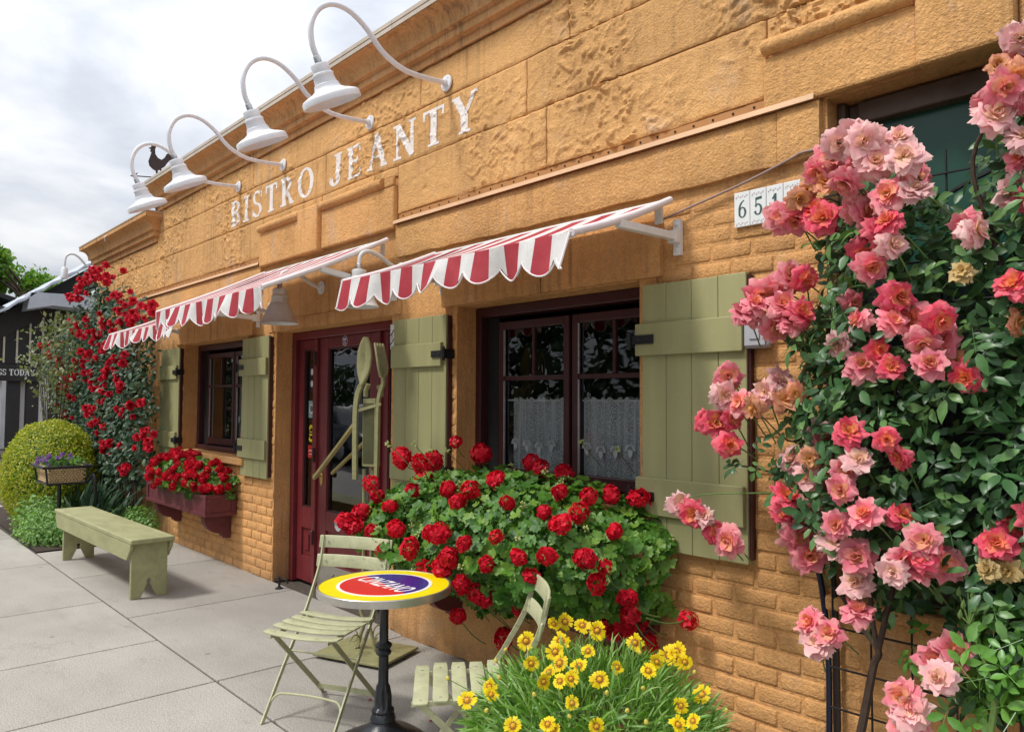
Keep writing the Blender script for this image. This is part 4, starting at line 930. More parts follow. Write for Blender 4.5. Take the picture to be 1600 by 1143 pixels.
BLADE = ([(0, -.02, 0), (0, .02, 0), (.35, -.04, .05), (.35, .04, .05), (.75, -.032, -.02), (.75, .032, -.02), (1, 0, -.16)], [(0, 2, 3, 1), (2, 4, 5, 3), (4, 6, 5)])
def gerleaf():
    vs = [(0, 0, 0)]; n = 20
    for i in range(n):
        a = -2.75+5.5*i/(n-1); r = .5*(1.0+.09*math.cos(i*math.pi*1.0)+.10*math.cos(a*5)); vs.append((.12+r*math.cos(a), r*math.sin(a), .10+.05*math.cos(a*5)))
    return vs, [(0, i, i+1) for i in range(1, n)]
GER = gerleaf()
def tmpl_mesh(name, tmpl, mat, tint=.5):
    me = bpy.data.meshes.new(name); me.from_pydata(tmpl[0], [], tmpl[1]); at = me.attributes.new('tint', 'FLOAT', 'POINT'); at.data.foreach_set('value', [tint]*len(tmpl[0])); me.materials.append(mat); me.polygons.foreach_set('use_smooth', [True]*len(me.polygons)); return me
def compound(nl=5, curl=0.0):
    vs = []; fs = []
    spots = [((.55, 0), 0, .5), ((.42, .02), 62, .42), ((.42, -.02), -62, .42), ((.14, .02), 72, .34), ((.14, -.02), -72, .34)][:nl]
    for (x, y), ang, sc_ in spots:
        a = R(ang+random.uniform(-9, 9)); b = len(vs); tl = random.uniform(-.15, .15)
        for u, v, n_ in LEAFLET[0]:
            u2, v2 = u*sc_, v*sc_; vs.append((x+u2*math.cos(a)-v2*math.sin(a), y+u2*math.sin(a)+v2*math.cos(a), n_*sc_+tl*u2-curl*(x+u2*math.cos(a))**2))
        fs += [tuple(i+b for i in f) for f in LEAFLET[1]]
    b = len(vs); vs += [(-.2, -.008, -.02), (-.2, .008, -.02), (.6, .006, 0), (.6, -.006, 0)]; fs.append((b, b+3, b+2, b+1)); return vs, fs
def to_q(u, v, n):
    m_ = Matrix(((u[0], v[0], n[0]), (u[1], v[1], n[1]), (u[2], v[2], n[2]))); return m_.to_quaternion()
def in_poly(P, poly):
    x, z = P[:, 0], P[:, 1]; c = np.zeros(len(P), bool); n = len(poly)
    for i in range(n):
        x1, z1 = poly[i]; x2, z2 = poly[(i+1) % n]
        with np.errstate(divide='ignore', invalid='ignore'):
            c ^= ((z1 > z) != (z2 > z)) & (x < (x2-x1)*(z-z1)/(z2-z1)+x1)
    return c
def edge_dist(P, poly):
    d = np.full(len(P), 9.); n = len(poly)
    for i in range(n):
        a = np.array(poly[i]); b = np.array(poly[(i+1) % n]); ab = b-a; t = np.clip(((P-a)@ab)/(ab@ab+1e-12), 0, 1); d = np.minimum(d, np.linalg.norm(P-a-t[:, None]*ab, axis=1))
    return d
def poly_world(pix, y): return [(on_wall(px, py, y)[0], on_wall(px, py, y)[2]) for px, py in pix]
def fill(poly, n):
    a = np.array(poly); lo, hi = a.min(0), a.max(0); out = np.zeros((0, 2))
    while len(out) < n:
        q_ = lo+(hi-lo)*rng.random((n*2, 2)); out = np.vstack([out, q_[in_poly(q_, poly)]])
    return out[:n]
def bulge(P2, poly, yb, yf, Rr): return yb-(yb-yf)*np.sqrt(np.clip(edge_dist(P2, poly)/Rr, 0, 1))
def petal(vs, fs, gr, L, W_, az, up, curl, cup, z0=0, r0=.0, g0=0., g1=1., ruf=.025):
    g0 += random.uniform(-.12, .2); g1 += random.uniform(-.3, .05)
    """one petal as a curved 4x3 patch"""
    b = len(vs); nu, nv = 4, 3
    for i in range(nu+1):
        t = i/nu; wv = W_*math.sin(math.pi*(.12+.70*t))**.8 if t < 1 else W_*.42
        e_ = up+curl*t
        r = r0+L*(math.sin(e_)*t); z = z0+L*(math.cos(e_)*t)
        for j in range(nv+1):
            s = (j/nv-.5)*2; lat = s*wv; k3 = t*t; rr = r-cup*L*s*s*(.6)+random.uniform(-1, 1)*ruf*L*(1+2.2*k3); zz = z+random.uniform(-1, 1)*ruf*L*(1+2.2*k3)+(.03*L*(1-abs(s)) if t == 1 else 0)
            vs.append((rr*math.cos(az)-lat*math.sin(az), rr*math.sin(az)+lat*math.cos(az), zz)); gr.append(min(1, max(0, g0+(g1-g0)*t+random.uniform(-.12, .12))))
    for i in range(nu):
        for j in range(nv): q_ = b+i*(nv+1)+j; fs.append((q_, q_+1, q_+nv+2, q_+nv+1))
def flower_mesh(name, mats, vs, fs, gr, mi=None):
    me = bpy.data.meshes.new(name); me.from_pydata(vs, [], fs); at = me.attributes.new('grad', 'FLOAT', 'POINT'); at.data.foreach_set('value', gr)
    for m_ in mats: me.materials.append(m_)
    if mi: me.polygons.foreach_set('material_index', mi)
    me.polygons.foreach_set('use_smooth', [True]*len(me.polygons)); return me
def rose_mesh(name, mat, openness=1.0):
    vs, fs, gr = [], [], []
    for ring, (n, L, up, curl) in enumerate(((4, .50, .05, .3), (6, .62, .40, .4), (7, .78, .72, .5), (9, .92, 1.0, .6), (9, 1.04, 1.28, .6), (8, 1.05, 1.55, .5))):
        for k in range(n): petal(vs, fs, gr, L*random.uniform(.85, 1.1)*.5, .5*L*.40*random.uniform(.75, 1.25), 2*math.pi*(k+random.uniform(-.4, .4))/n+ring*.7, up*openness+random.uniform(-.28, .28), curl+random.uniform(-.45, .45), .2, .0, .03, (.1 if ring > 2 else 0), (1. if ring > 2 else .45+.1*ring), .038)
    return flower_mesh(name, [mat], vs, fs, gr)
def cluster_mesh(name, mat, n=26, flat=.75):
    """geranium head: florets on a ball"""
    vs, fs, gr, mi = [], [], [], []
    for i in range(n):
        t = (i+.5)/n; ph = math.acos(1-1.55*t); az = i*2.399; d = Vector((math.sin(ph)*math.cos(az), math.sin(ph)*math.sin(az), math.cos(ph)*flat)); c = d*random.uniform(.27, .40); dn = (d+Vector((random.uniform(-.3, .3),)*3)).normalized(); a = dn.orthogonal().normalized(); b = dn.cross(a)
        for k in range(5):
            an = k*1.2566+random.uniform(-.2, .2)+i; u = a*math.cos(an)+b*math.sin(an); w_ = dn.cross(u); L = random.uniform(.17, .30); bb = len(vs)
            for p, g_ in ((c, 0), (c+u*L*.55-w_*L*.38+dn*.05, .6), (c+u*L+dn*random.uniform(-.10, .08), 1), (c+u*L*.55+w_*L*.38+dn*.05, .6)): vs.append(tuple(p)); gr.append(min(1, g_*random.uniform(.45, 1.1)))
            fs.append((bb, bb+1, bb+2, bb+3)); mi.append(0)
    return flower_mesh(name, [mat], vs, fs, gr, mi)
def daisy_mesh(name):
    vs, fs, gr, mi = [], [], [], []
    for k in range(9):
        az = 2*math.pi*k/9+random.uniform(-.1, .1); L = .5*random.uniform(.82, 1.06); w_ = random.uniform(.115, .145); c, s = math.cos(az), math.sin(az); b = len(vs); dz = random.uniform(-.10, .12)
        for r, l, z, g_ in ((.08, 0, .02, 0), (.24, -w_*.7, .05, .3), (.24, w_*.7, .05, .3), (L*.85, -w_, .05+dz, .8), (L*.85, w_, .05+dz, .8), (L, -w_*.55, .03+dz, 1), (L*.88, 0, .04+dz, .9), (L, w_*.55, .03+dz, 1)): vs.append((r*c-l*s, r*s+l*c, z)); gr.append(g_)
        fs += [(b, b+1, b+2), (b+1, b+3, b+4, b+2), (b+3, b+5, b+6), (b+3, b+6, b+4), (b+4, b+6, b+7)]; mi += [0]*5
        # brown blaze at the base of each petal
        b = len(vs); vs += [(.12*c+.05*s, .12*s-.05*c, .056), (.12*c-.05*s, .12*s+.05*c, .056), (.245*c, .245*s, .064)]; gr += [0, 0, 0]; fs.append((b, b+2, b+1)); mi.append(1)
    b = len(vs)
    for r, z in ((.12, .05), (.10, .10), (.05, .13)):
        for k in range(8): vs.append((r*math.cos(k*.785), r*math.sin(k*.785), z)); gr.append(.0)
    for q_ in range(2):
        for k in range(8): fs.append((b+q_*8+k, b+q_*8+(k+1) % 8, b+q_*8+8+(k+1) % 8, b+q_*8+8+k)); mi.append(2)
    fs.append(tuple(b+16+k for k in range(8))); mi.append(2)
    return flower_mesh(name, [M_YEL, M_EYE, DISCM], vs, fs, gr, mi)
DISCM = paint('flower_disc', (.62, .33, .01), .9, .3, 300, .001, 300)
def face_quat(n, spin):
    u, v, w_ = basis(np.array([n]), np.array([spin])); return to_q(u[0], v[0], w_[0])
CAMV = Vector(CAM)
# ================================================================== big geranium in the near window box
GT = thing('geranium_bush', 'big bushy geranium with scattered red flower heads behind the yellow table', 'geranium', (-3.1, -.2, .7))
class Volume:
    """a bushy mass against the wall: top and bottom outline along x, rounded towards the street"""
    def __init__(s, xs, tops, bots, yb, dep, p=3.0): s.xs, s.t, s.b, s.yb, s.d, s.p = xs, tops, bots, yb, dep, p
    def at(s, x):
        zt = np.interp(x, s.xs, s.t); zb = np.interp(x, s.xs, s.b); u = (x-s.xs[0])/(s.xs[-1]-s.xs[0]); return (zt+zb)/2, (zt-zb)/2, s.d*np.sqrt(np.clip(1-np.abs(2*u-1)**s.p, .02, 1))
    def sample(s, n, thick=.25, lo=-1.45, hi=1.5):
        x = rng.uniform(s.xs[0], s.xs[-1], n); ph = rng.uniform(lo, hi, n); zc, zh, d = s.at(x); nz = np.array([mnoise.noise(Vector((a*4, b*2.2, 7)))+.6*mnoise.noise(Vector((a*10, b*5, 3))) for a, b in zip(x, ph)])
        k = (1+.19*nz)*(1-rng.random(n)**1.6*thick); y = s.yb-d*np.cos(ph)*k; z = zc+zh*np.sin(ph)*k; u = 2*(x-s.xs[0])/(s.xs[-1]-s.xs[0])-1
        return np.stack([x, y, z], 1), np.stack([.9*u**3+.15, -np.cos(ph), np.sin(ph)*.9+.35], 1), k
    def hit(s, px, py):
        r_ = ray(px, py); r_ = r_/np.linalg.norm(r_); best = None
        for t in np.arange(1.5, 9.5, .02):
            p = CAM+r_*t
            if p[1] > s.yb: break
            zc, zh, d = s.at(min(max(p[0], s.xs[0]), s.xs[-1])); ox = max(0, s.xs[0]-p[0], p[0]-s.xs[-1]); g_ = ((s.yb-p[1])/d)**2+((p[2]-zc)/zh)**2+(ox/.12)**2
            if g_ <= 1: return p, True
            if best is None or g_ < best[0]: best = (g_, p)
        return best[1], False
def on_ball(px, py, c, r):
    r_ = ray(px, py); r_ = r_/np.linalg.norm(r_); o = (CAM-np.array(c))/np.array(r); d = r_/np.array(r); A = d@d; Bq = o@d; C_ = o@o-1; D_ = Bq*Bq-A*C_
    return CAM+r_*((-Bq-math.sqrt(max(D_, 0)))/A)
GV = Volume([-4.27, -3.95, -3.5, -3.1, -2.7, -2.35, -2.16], [1.02, 1.12, 1.21, 1.22, 1.2, 1.12, .95], [.70, .60, .46, .44, .52, .56, .62], -.03, .64, 6.0)
n_ = 3100; P, N, kk = GV.sample(n_); N = N+rng.normal(0, .38, (n_, 3)); sz = rng.uniform(.028, .072, n_)
fr = np.argsort(-kk)[:1100]; fr = rng.choice(fr, 300, replace=False); rest_ = np.setdiff1d(np.arange(n_), fr); spin = rng.uniform(0, 6.28, n_)
scatter('foliage', M_LGER, GT, P[rest_], N[rest_], sz[rest_], spin[rest_], GER)
gl = [tmpl_mesh('leaf', GER, M_LGER, t) for t in (.2, .5, .8)]
U, V_, N_ = basis(N[fr], spin[fr])
for q_, i in enumerate(fr): inst('leaf', gl[q_ % 3], GT, P[i], to_q(U[q_], V_[q_], N_[q_]), sz[i])
# dark leafy core
nc = 1000; Pc, Nc, kc = GV.sample(nc, .2); Pc[:, 1] = GV.yb+(Pc[:, 1]-GV.yb)*.7; scatter('inner_foliage', M_LGER, GT, Pc, Nc+rng.normal(0, .4, Nc.shape), rng.uniform(.05, .08, nc), rng.uniform(0, 6.28, nc), GER)
HEADS = [cluster_mesh('flower_head', M_RED, 26), cluster_mesh('flower_head', M_RED, 20, .55), cluster_mesh('flower_head', M_RED, 28, .8), cluster_mesh('flower_head', M_RED, 17, .6)]
gh = [(628,715),(657,722),(678,720),(712,690),(752,708),(662,745),(645,765),(580,755),(565,800),(550,822),(700,765),(735,765),(715,785),(793,785),(830,722),(845,732),(880,740),(775,748),(875,768),(920,775),(955,772),(998,778),(618,825),(640,855),(672,832),(682,836),(726,848),(775,838),(876,818),(855,868),(915,872),(945,885),(980,935),(948,968),(975,985),(1005,968),(990,985),(962,985),(1010,1005),(1075,968),(690,888),(668,892),(720,912),(742,925),(757,935),(787,995),(715,962),(812,950),(590,775),(540,815),(700,870),(905,800),(850,800),(830,900),(760,880),(690,830),(960,830),(610,790),(580,830),(600,860),(810,870),(932,910),(965,970),(985,960)]
stem = MB(); buds = MB()
for i, (px, py) in enumerate(gh):
    p, ok_ = GV.hit(px, py); d = (CAMV-Vector(p)).normalized(); p = p+np.array(d)*random.uniform(.05, .12); nrm = np.array([d.x*.6+random.uniform(-.4, .4), d.y*.6+random.uniform(-.3, .3), .45+random.uniform(-.3, .4)])
    px_sz = random.uniform(14, 22); dist = float(np.linalg.norm(p-CAM)); r_ = px_sz*dist/F*1.9
    if (px, py) == (1075, 968): r_ *= 1.15
    inst('flower_head', HEADS[i % 4], GT, p, face_quat(nrm, random.uniform(0, 6)), (r_*random.uniform(.85, 1.15), r_*random.uniform(.85, 1.15), r_*random.uniform(.75, 1.05)))
    q_ = np.array(p)+np.array([random.uniform(-.12, .05), random.uniform(.12, .2), -random.uniform(.08, .2)]); 
    if (px, py) == (1075, 968): q_ = on_wall(1010, 965, -.35)
    stem.tube(spline([p, (np.array(p)+q_)/2+np.array([0, .0, -.02]), q_], 3), .0032, 5)
for k in range(46):
    c = Vector(GV.sample(1, .0)[0][0])+Vector((0, -.02, .02))
    if random.random() < .3: c = Vector(GV.hit(random.uniform(600, 1000), random.uniform(690, 760))[0])
    for j in range(9): d = Vector((random.gauss(0, 1), random.gauss(0, 1), random.gauss(.3, 1))).normalized()*.013; buds.lathe([(0, -.008), (.0045, -.002), (.004, .005), (0, .009)], 5, c+d, d)
    stem.tube([c, c+Vector((random.uniform(-.04, .02), .14, -.13))], .0025, 5)
stem.build('stems', M_STEM, GT, smooth=True, recalc=False, kind='stuff'); buds.build('buds', M_BUD, GT, recalc=False, kind='stuff')
# ================================================================== geranium in the far window box
G2 = thing('geranium_bush', 'low geranium crowded with deep red flower heads in the window box beside the bench', 'geranium', (-8.05, -.16, .68))
V2 = Volume([-8.98, -8.7, -8.2, -7.6, -7.2], [.92, 1.0, 1.02, .98, .84], [.66, .62, .62, .62, .66], -.02, .40)
n_ = 1500; P, N, kk = V2.sample(n_, .3); scatter('foliage', M_LGER, G2, P, N+rng.normal(0, .4, N.shape), rng.uniform(.04, .07, n_), rng.uniform(0, 6.28, n_), GER)
H2 = [cluster_mesh('flower_head', M_RED2, 20), cluster_mesh('flower_head', M_RED, 18, .6), cluster_mesh('flower_head', M_RED2, 15, .6)]
P, N, kk = V2.sample(115, .0, -.25, 1.5)
for i, p in enumerate(P):
    nn_ = N[i]/np.linalg.norm(N[i]); inst('flower_head', H2[i % 3], G2, p+nn_*.03, face_quat(nn_+rng.normal(0, .3, 3), random.uniform(0, 6)), random.uniform(.06, .11))
for px, py in ((345, 760), (318, 765), (268, 768), (240, 758)): p, _ = V2.hit(px, py); inst('flower_head', H2[0], G2, p, face_quat(np.array([.3, -.8, .2]), 1.), .08)
# ================================================================== pink climbing rose on the right
RT = thing('climbing_rose', 'large pink and peach climbing rose covering the dark green opening', 'rose', (-1.0, -.25, 0))
rp = poly_world([(1296, 300), (1340, 268), (1400, 262), (1450, 300), (1490, 330), (1520, 210), (1560, 150), (1590, 60), (1650, 20), (1760, 30), (1800, 600), (1790, 1140), (1660, 1143), (1500, 1143), (1455, 1060), (1470, 980), (1440, 930), (1395, 1000), (1350, 970), (1330, 905), (1285, 885), (1240, 860), (1195, 812), (1180, 745), (1225, 690), (1200, 640), (1235, 590), (1215, 545), (1190, 505), (1262, 470), (1250, 380)], -.3)
rp = [p for p in rp if p[0] < -.52]; k_ = max(range(len(rp)), key=lambda i: rp[i][1])
rp[k_+1:k_+1] = [(-.35, 2.72), (-.16, 2.5), (-.22, 2.25), (.02, 2.0), (-.08, 1.75), (.10, 1.45), (-.02, 1.15), (.06, .9), (-.12, .66), (-.30, .55)]
n_ = 7600; P2 = fill(rp, n_); yf_ = bulge(P2, rp, -.14, -.44, .2)
thin = np.array([mnoise.noise(Vector((a*5, 0, b*5))) for a, b in P2]); keep = (thin > -.32) | (rng.random(n_) < .3); P2 = P2[keep]; yf_ = yf_[keep]; n_ = len(P2)
P = np.stack([P2[:, 0], yf_+rng.random(n_)**1.2*.26, P2[:, 1]], 1); N = np.stack([rng.normal(-.25, .4, n_), rng.normal(-.9, .35, n_), rng.normal(.55, .45, n_)], 1); spin = rng.uniform(0, 6.28, n_); sz = rng.uniform(.042, .072, n_)
near = np.argsort(P[:, 1]-yf_)[:1300]; fr = rng.choice(near, 240, replace=False); rest_ = np.setdiff1d(np.arange(n_), fr)
scatter('foliage', M_LROSE, RT, P[rest_], N[rest_], sz[rest_], spin[rest_], LEAFLET)
CL = [tmpl_mesh('leaf', compound(5 if k % 2 else 3, .25), M_LROSE, k/5) for k in range(5)]
def put_leaf(p, n, s, me): inst('leaf', me, RT, p, face_quat(np.array(n), random.uniform(0, 6.28)), s)
for i in fr: put_leaf(P[i], N[i], random.uniform(.10, .15), random.choice(CL))
YL = [tmpl_mesh('leaf', compound(5, .2), M_LROSEY, .3), tmpl_mesh('leaf', compound(3, .2), M_LROSEY, .7)]
yp = poly_world([(1500, 1000), (1560, 970), (1640, 985), (1660, 1143), (1540, 1143), (1490, 1090)], -.38)
for x, z in fill(yp, 44): put_leaf((x, -.38+random.uniform(-.12, .12), z), (random.gauss(-.3, .3), -.8, random.gauss(.5, .3)), random.uniform(.10, .15), random.choice(YL))
for px, py in ((1425, 1012), (1405, 1020), (1465, 985), (1490, 970), (1530, 975), (1440, 1000), (1180, 705), (1160, 720), (1190, 722), (1205, 742), (1150, 735)): put_leaf(on_wall(px, py, -.3), (random.gauss(-.2, .3), -.9, random.gauss(.4, .3)), random.uniform(.08, .11), random.choice(YL if py > 900 else CL))
RM = {c: [rose_mesh('rose', m_, o) for o in (.75, .9, 1.0, 1.12, .85)] for c, m_ in (('p', M_RP), ('l', M_RL), ('c', M_RC), ('o', M_RO), ('y', M_RY))}
RF = """1310,225,l 1335,212,l 1372,230,l 1400,215,l 1345,245,l 1300,248,p 1325,266,p 1366,252,l 1418,245,l 1275,266,p 1290,285,o 1258,300,o 1248,312,o 1275,328,c 1245,345,p 1222,340,p 1290,338,c 1430,275,p 1432,293,l 1390,305,p 1355,335,p 1385,345,c 1375,360,c 1342,330,p 1350,395,c 1362,418,p 1396,380,l
1595,60,l 1585,105,p 1570,140,p 1540,172,p 1580,160,p 1592,120,o 1588,300,l 1598,215,l 1598,245,p 1508,355,p 1525,360,l 1585,445,c 1590,500,o 1505,425,y 1180,475,p 1210,455,p 1235,430,p 1258,437,c 1165,490,p 1225,477,p 1252,487,c 1215,507,p 1235,505,p 1190,462,p 1330,472,p 1340,500,p 1310,540,l 1405,465,c 1395,500,p 1425,500,p 1415,478,o 1370,545,c 1350,572,p 1390,575,c 1440,540,p 1470,530,p 1455,565,p 1495,562,o 1508,588,c 1470,500,c
1138,590,p 1133,620,l 1155,628,p 1180,637,o 1196,612,l 1215,597,l 1225,625,o 1242,615,o 1120,658,c 1145,655,c 1140,692,c 1104,655,c 1275,675,l 1292,688,p 1325,675,c 1385,685,c 1405,715,c 1240,720,l 1265,717,o 1260,745,l 1340,715,l 1320,735,p 1288,765,p 1316,765,p 1228,775,c 1242,785,l 1225,800,c 1270,800,l 1350,803,p 1410,805,c 1245,837,p 1265,865,p 1305,840,l 1310,818,p 1340,870,p 1062,785,l 1082,800,c 1115,830,c 1137,846,p 1100,803,l
1335,912,l 1345,955,p 1410,875,p 1450,855,c 1430,890,p 1475,882,p 1440,868,c 1555,845,c 1585,825,c 1545,887,y 1575,890,y 1270,970,p 1297,988,p 1280,1003,l 1262,990,l 1490,1020,p 1460,1030,p 1465,1055,l 1410,1090,p 1425,1112,l 1415,1132,p 1445,845,p 1395,890,l 1420,862,o 1385,230,l 1350,222,l 1555,180,l 1562,105,o 1318,285,p 1590,850,p"""
rs = MB()
for k, it in enumerate(RF.split()):
    px, py, c = it.split(','); px, py = float(px), float(py); y = random.uniform(-.50, -.36) if px > 1300 else random.uniform(-.40, -.28)
    if px < 1165: y = random.uniform(-.34, -.26)
    p = on_wall(px+random.uniform(-3, 3), py+random.uniform(-3, 3), y); d = (CAMV-Vector(p)).normalized(); dist = float(np.linalg.norm(p-CAM))
    r_ = random.uniform(38, 55)*dist/F*(.8 if c in 'yo' else 1)*(.9 if px < 1165 else 1)
    nrm = np.array([d.x+random.gauss(0, .4), d.y+random.gauss(0, .35), d.z+.25+random.gauss(0, .4)])
    inst('rose', random.choice(RM[c]), RT, p, face_quat(nrm, random.uniform(0, 6)), r_)
    q_ = np.array(p)+np.array([random.uniform(-.03, .08), random.uniform(.08, .16), -random.uniform(.05, .14)]); rs.tube([p, (np.array(p)+q_)/2+np.array([0, 0, .01]), q_], .003, 5)
for k in range(20):
    x = random.uniform(-.66, .04); z = random.uniform(.75, 2.6); inst('rose', random.choice(RM[random.choice('pplcc')]), RT, (x, -.42+random.uniform(-.06, .06), z), face_quat(np.array([random.gauss(0, .4), -1, .3+random.gauss(0, .3)]), random.uniform(0, 6)), random.uniform(.085, .12))
# upright bud spray and thin shoots over the shutter
for px, py in ((1512, 910), (1498, 925), (1520, 930), (1505, 945), (1525, 950), (1500, 960)):
    c = Vector(on_wall(px, py, -.4)); rs.lathe([(0, -.014), (.007, -.006), (.008, .003), (0, .02)], 6, c, (.1, 0, 1)); rs.tube([c, Vector(on_wall(1515, 975, -.4))], .0022, 5)
rs.build('flower_stems', M_STEM, RT, recalc=False, smooth=True, kind='stuff')
def cane(pix, r0, r1, ys, mat=M_CANE, nm='cane'):
    pts = [on_wall(px, py, y) for (px, py), y in zip(pix, ys)]; sp = spline(pts, 6); m = MB(); m.tube(sp, list(np.linspace(r0, r1, len(sp))), 7); m.build(nm, mat, RT, smooth=True, recalc=False)
cane([(1335, 1190), (1350, 1120), (1365, 1040), (1372, 1015), (1340, 970), (1310, 920)], .017, .008, [-.25]*4+[-.2, -.18]); cane([(1372, 1015), (1385, 960), (1400, 880), (1390, 780), (1370, 690), (1340, 560), (1320, 420), (1350, 300)], .011, .004, [-.25]*8)
cane([(1372, 1015), (1362, 960), (1352, 880), (1300, 800), (1210, 740), (1140, 725)], .010, .003, [-.25]*4+[-.2, -.2]); cane([(1540, 1180), (1555, 1090), (1540, 1040), (1525, 985), (1515, 940)], .011, .004, [-.38]*5, M_STEM)
cane([(1600, 1190), (1605, 900), (1590, 600), (1560, 400), (1520, 250), (1590, 120)], .014, .005, [-.2, -.2, -.25, -.3, -.35, -.38]); cane([(1240, 770), (1170, 770), (1105, 772), (1060, 780)], .004, .002, [-.25]*4, M_STEM); cane([(1290, 640), (1240, 690), (1190, 650), (1140, 610)], .004, .002, [-.22]*4); cane([(1300, 520), (1250, 480), (1200, 470)], .005, .003, [-.22]*3); cane([(1330, 330), (1290, 310), (1240, 330), (1210, 330)], .005, .002, [-.25]*4); cane([(1460, 640), (1420, 680), (1360, 650), (1340, 600)], .006, .003, [-.2]*4)
# black wire trellis behind it
TR = thing('trellis', 'black wire mesh trellis fixed to the wall behind the pink rose', 'trellis', (-1.0, -.06, .1))
for i in range(14):
    m = MB(); x = -1.40+i*.145; m.tube([(x, -.072, .05), (x, -.072, 2.42 if i != 3 else 2.5)], .0042, 6); m.build('wire', M_IRON, TR)
for j in range(16):
    m = MB(); z = .12+j*.153; m.tube([(-1.41, -.080, z), (.5, -.080, z)], .0042, 6); m.build('wire', M_IRON, TR)
m = MB(); m.tube(spline([(-1.02, -.085, 2.30), (-.9, -.09, 2.36), (-.78, -.09, 2.4)], 4), .008, 6); m.build('wire', M_IRON, TR)
# dark conduit pair down the wall beside the rose
HO = thing('garden_hose', 'pair of shiny dark pipes running down the wall beside the pink rose', 'pipe', (-1.47, -.04, 0))
M_HOSE = paint('blue_black_hose', (.008, .012, .03), .2, .1, 9, 0); M_HOSE2 = paint('brown_black_pipe', (.02, .012, .01), .4, .1, 9, 0)
m = MB(); m.tube(spline([(-1.50, -.03, 1.0), (-1.462, -.03, .86), (-1.44, -.03, .6), (-1.44, -.03, .3), (-1.445, -.03, .0)], 6), .012, 10); m.build('hose', M_HOSE, HO, smooth=True)
m = MB(); m.tube(spline([(-1.42, -.028, 1.0), (-1.408, -.028, .7), (-1.405, -.028, .4), (-1.405, -.028, .0)], 6), .011, 10); m.build('pipe', M_HOSE2, HO, smooth=True)
# ================================================================== bench
BN = thing('bench', 'worn sage green plank bench with notched ends on the pavement by the planting bed', 'bench', (-7.68, -1.0, 0))
L0, L1, W2 = -1.13, 1.09, .155; ht = .485
m = MB(); m.box(-7.68+L0-.1, -7.68+L1+.05, -1.0-W2-.015, -1.0+W2+.015, ht-.038, ht); m.build('seat', M_SAGEBENCH, BN, bevel=.009, seg=3)
for s in (-1, 1):
    y = -1.0+s*W2; pr = [(L0-.06, ht-.039), (L1+.02, ht-.039), (L1+.02, ht-.08), (L1-.07, ht-.175), (L0+.02, ht-.175), (L0-.06, ht-.08)]
    m = MB(); m.prism([(p-7.68, q_) for p, q_ in pr], (0, y-.012, 0), (1, 0, 0), (0, 0, 1), (0, 1, 0), .024); m.build('apron', M_SAGEBENCH, BN, bevel=.004)
for x in (L0+.12, L1-.06):
    pr = [(-.14, 0), (-.065, 0), (-.012, .118), (-.02, .135), (-.013, .15), (0, .156), (.013, .15), (.02, .135), (.012, .118), (.065, 0), (.14, 0), (.14, ht-.04), (-.14, ht-.04)]
    m = MB(); m.prism(pr, (-7.68+x, -1.0, 0), (0, 1, 0), (0, 0, 1), (1, 0, 0), .034); m.build('leg', M_SAGEBENCH, BN, bevel=.004)
BN.rotation_euler.z = R(1.2)
# ================================================================== bistro table
tcn = (-3.10, -1.02); TT = thing('bistro_table', 'round yellow bistro table with red and blue printed top on a black iron pedestal', 'table', (*tcn, 0)); th = .735
M_TY = paint('enamel_yellow', (.86, .70, .004), .22, .04, 8, 0); M_TR = paint('enamel_red', (.62, .025, .022), .25, .08, 8, 0); M_TB = paint('enamel_blue', (.035, .018, .20), .25, .06, 8, 0); M_TW = paint('enamel_white', (.84, .83, .8), .28, .03, 8, 0)
cx, cy = tcn
m = MB(); m.lathe([(0, th-.035), (.295, th-.035), (.311, th-.032), (.311, th+.001), (.309, th+.003), (.302, th+.003), (.301, th)], 72, (cx, cy, 0)); m.build('rim', M_CHROME, TT, smooth=True)
def zdisc(r, z, name, mat, poly=None):
    m = MB(); p = poly or [(r*math.cos(a), r*math.sin(a)) for a in np.linspace(0, 2*math.pi, 97)[:-1]]; m.prism(p, (cx, cy, z), (1, 0, 0), (0, 1, 0), (0, 0, 1), .0011); return m.build(name, mat, TT)
zdisc(.3005, th-.0005, 'tabletop', M_TY); zdisc(.222, th+.0008, 'white_ring', M_TW)
a0 = on_z(553, 900, th); a1 = on_z(660, 932, th); du = Vector((a1[0]-a0[0], a1[1]-a0[1], 0)).normalized(); dv = Vector((-du.y, du.x, 0)); bang = math.atan2(du.y, du.x); tilt = R(-10)
hf = lambda s: [(.206*math.cos(bang+tilt+a), .206*math.sin(bang+tilt+a)) for a in np.linspace(0, math.pi*s, 49)]
zdisc(0, th+.0021, 'blue_half', M_TB, hf(1)); zdisc(0, th+.0021, 'red_half', M_TR, hf(-1))
font_text('CINZANO', .15, M_TW, TT, 'table_lettering', (cx, cy, th+.0034), du, dv, shear=.2, offset=.0022, fit=.345)
pole = [(0, .0), (.215, .0), (.22, .012), (.20, .03), (.15, .05), (.10, .07), (.062, .10), (.055, .115), (.06, .12), (.056, .135), (.046, .15), (.05, .155), (.05, .165), (.038, .175), (.037, .23), (.030, .27), (.0235, .285), (.0225, .41), (.034, .417), (.037, .427), (.030, .436), (.026, .44), (.034, .45), (.038, .458), (.030, .468), (.0205, .475), (.0195, .64), (.026, .648), (.02, .655), (.0195, .69), (.05, .70), (.055, th-.036)]
m = MB(); n = 32; m.lathe(pole, n, (cx, cy, 0)); V = []
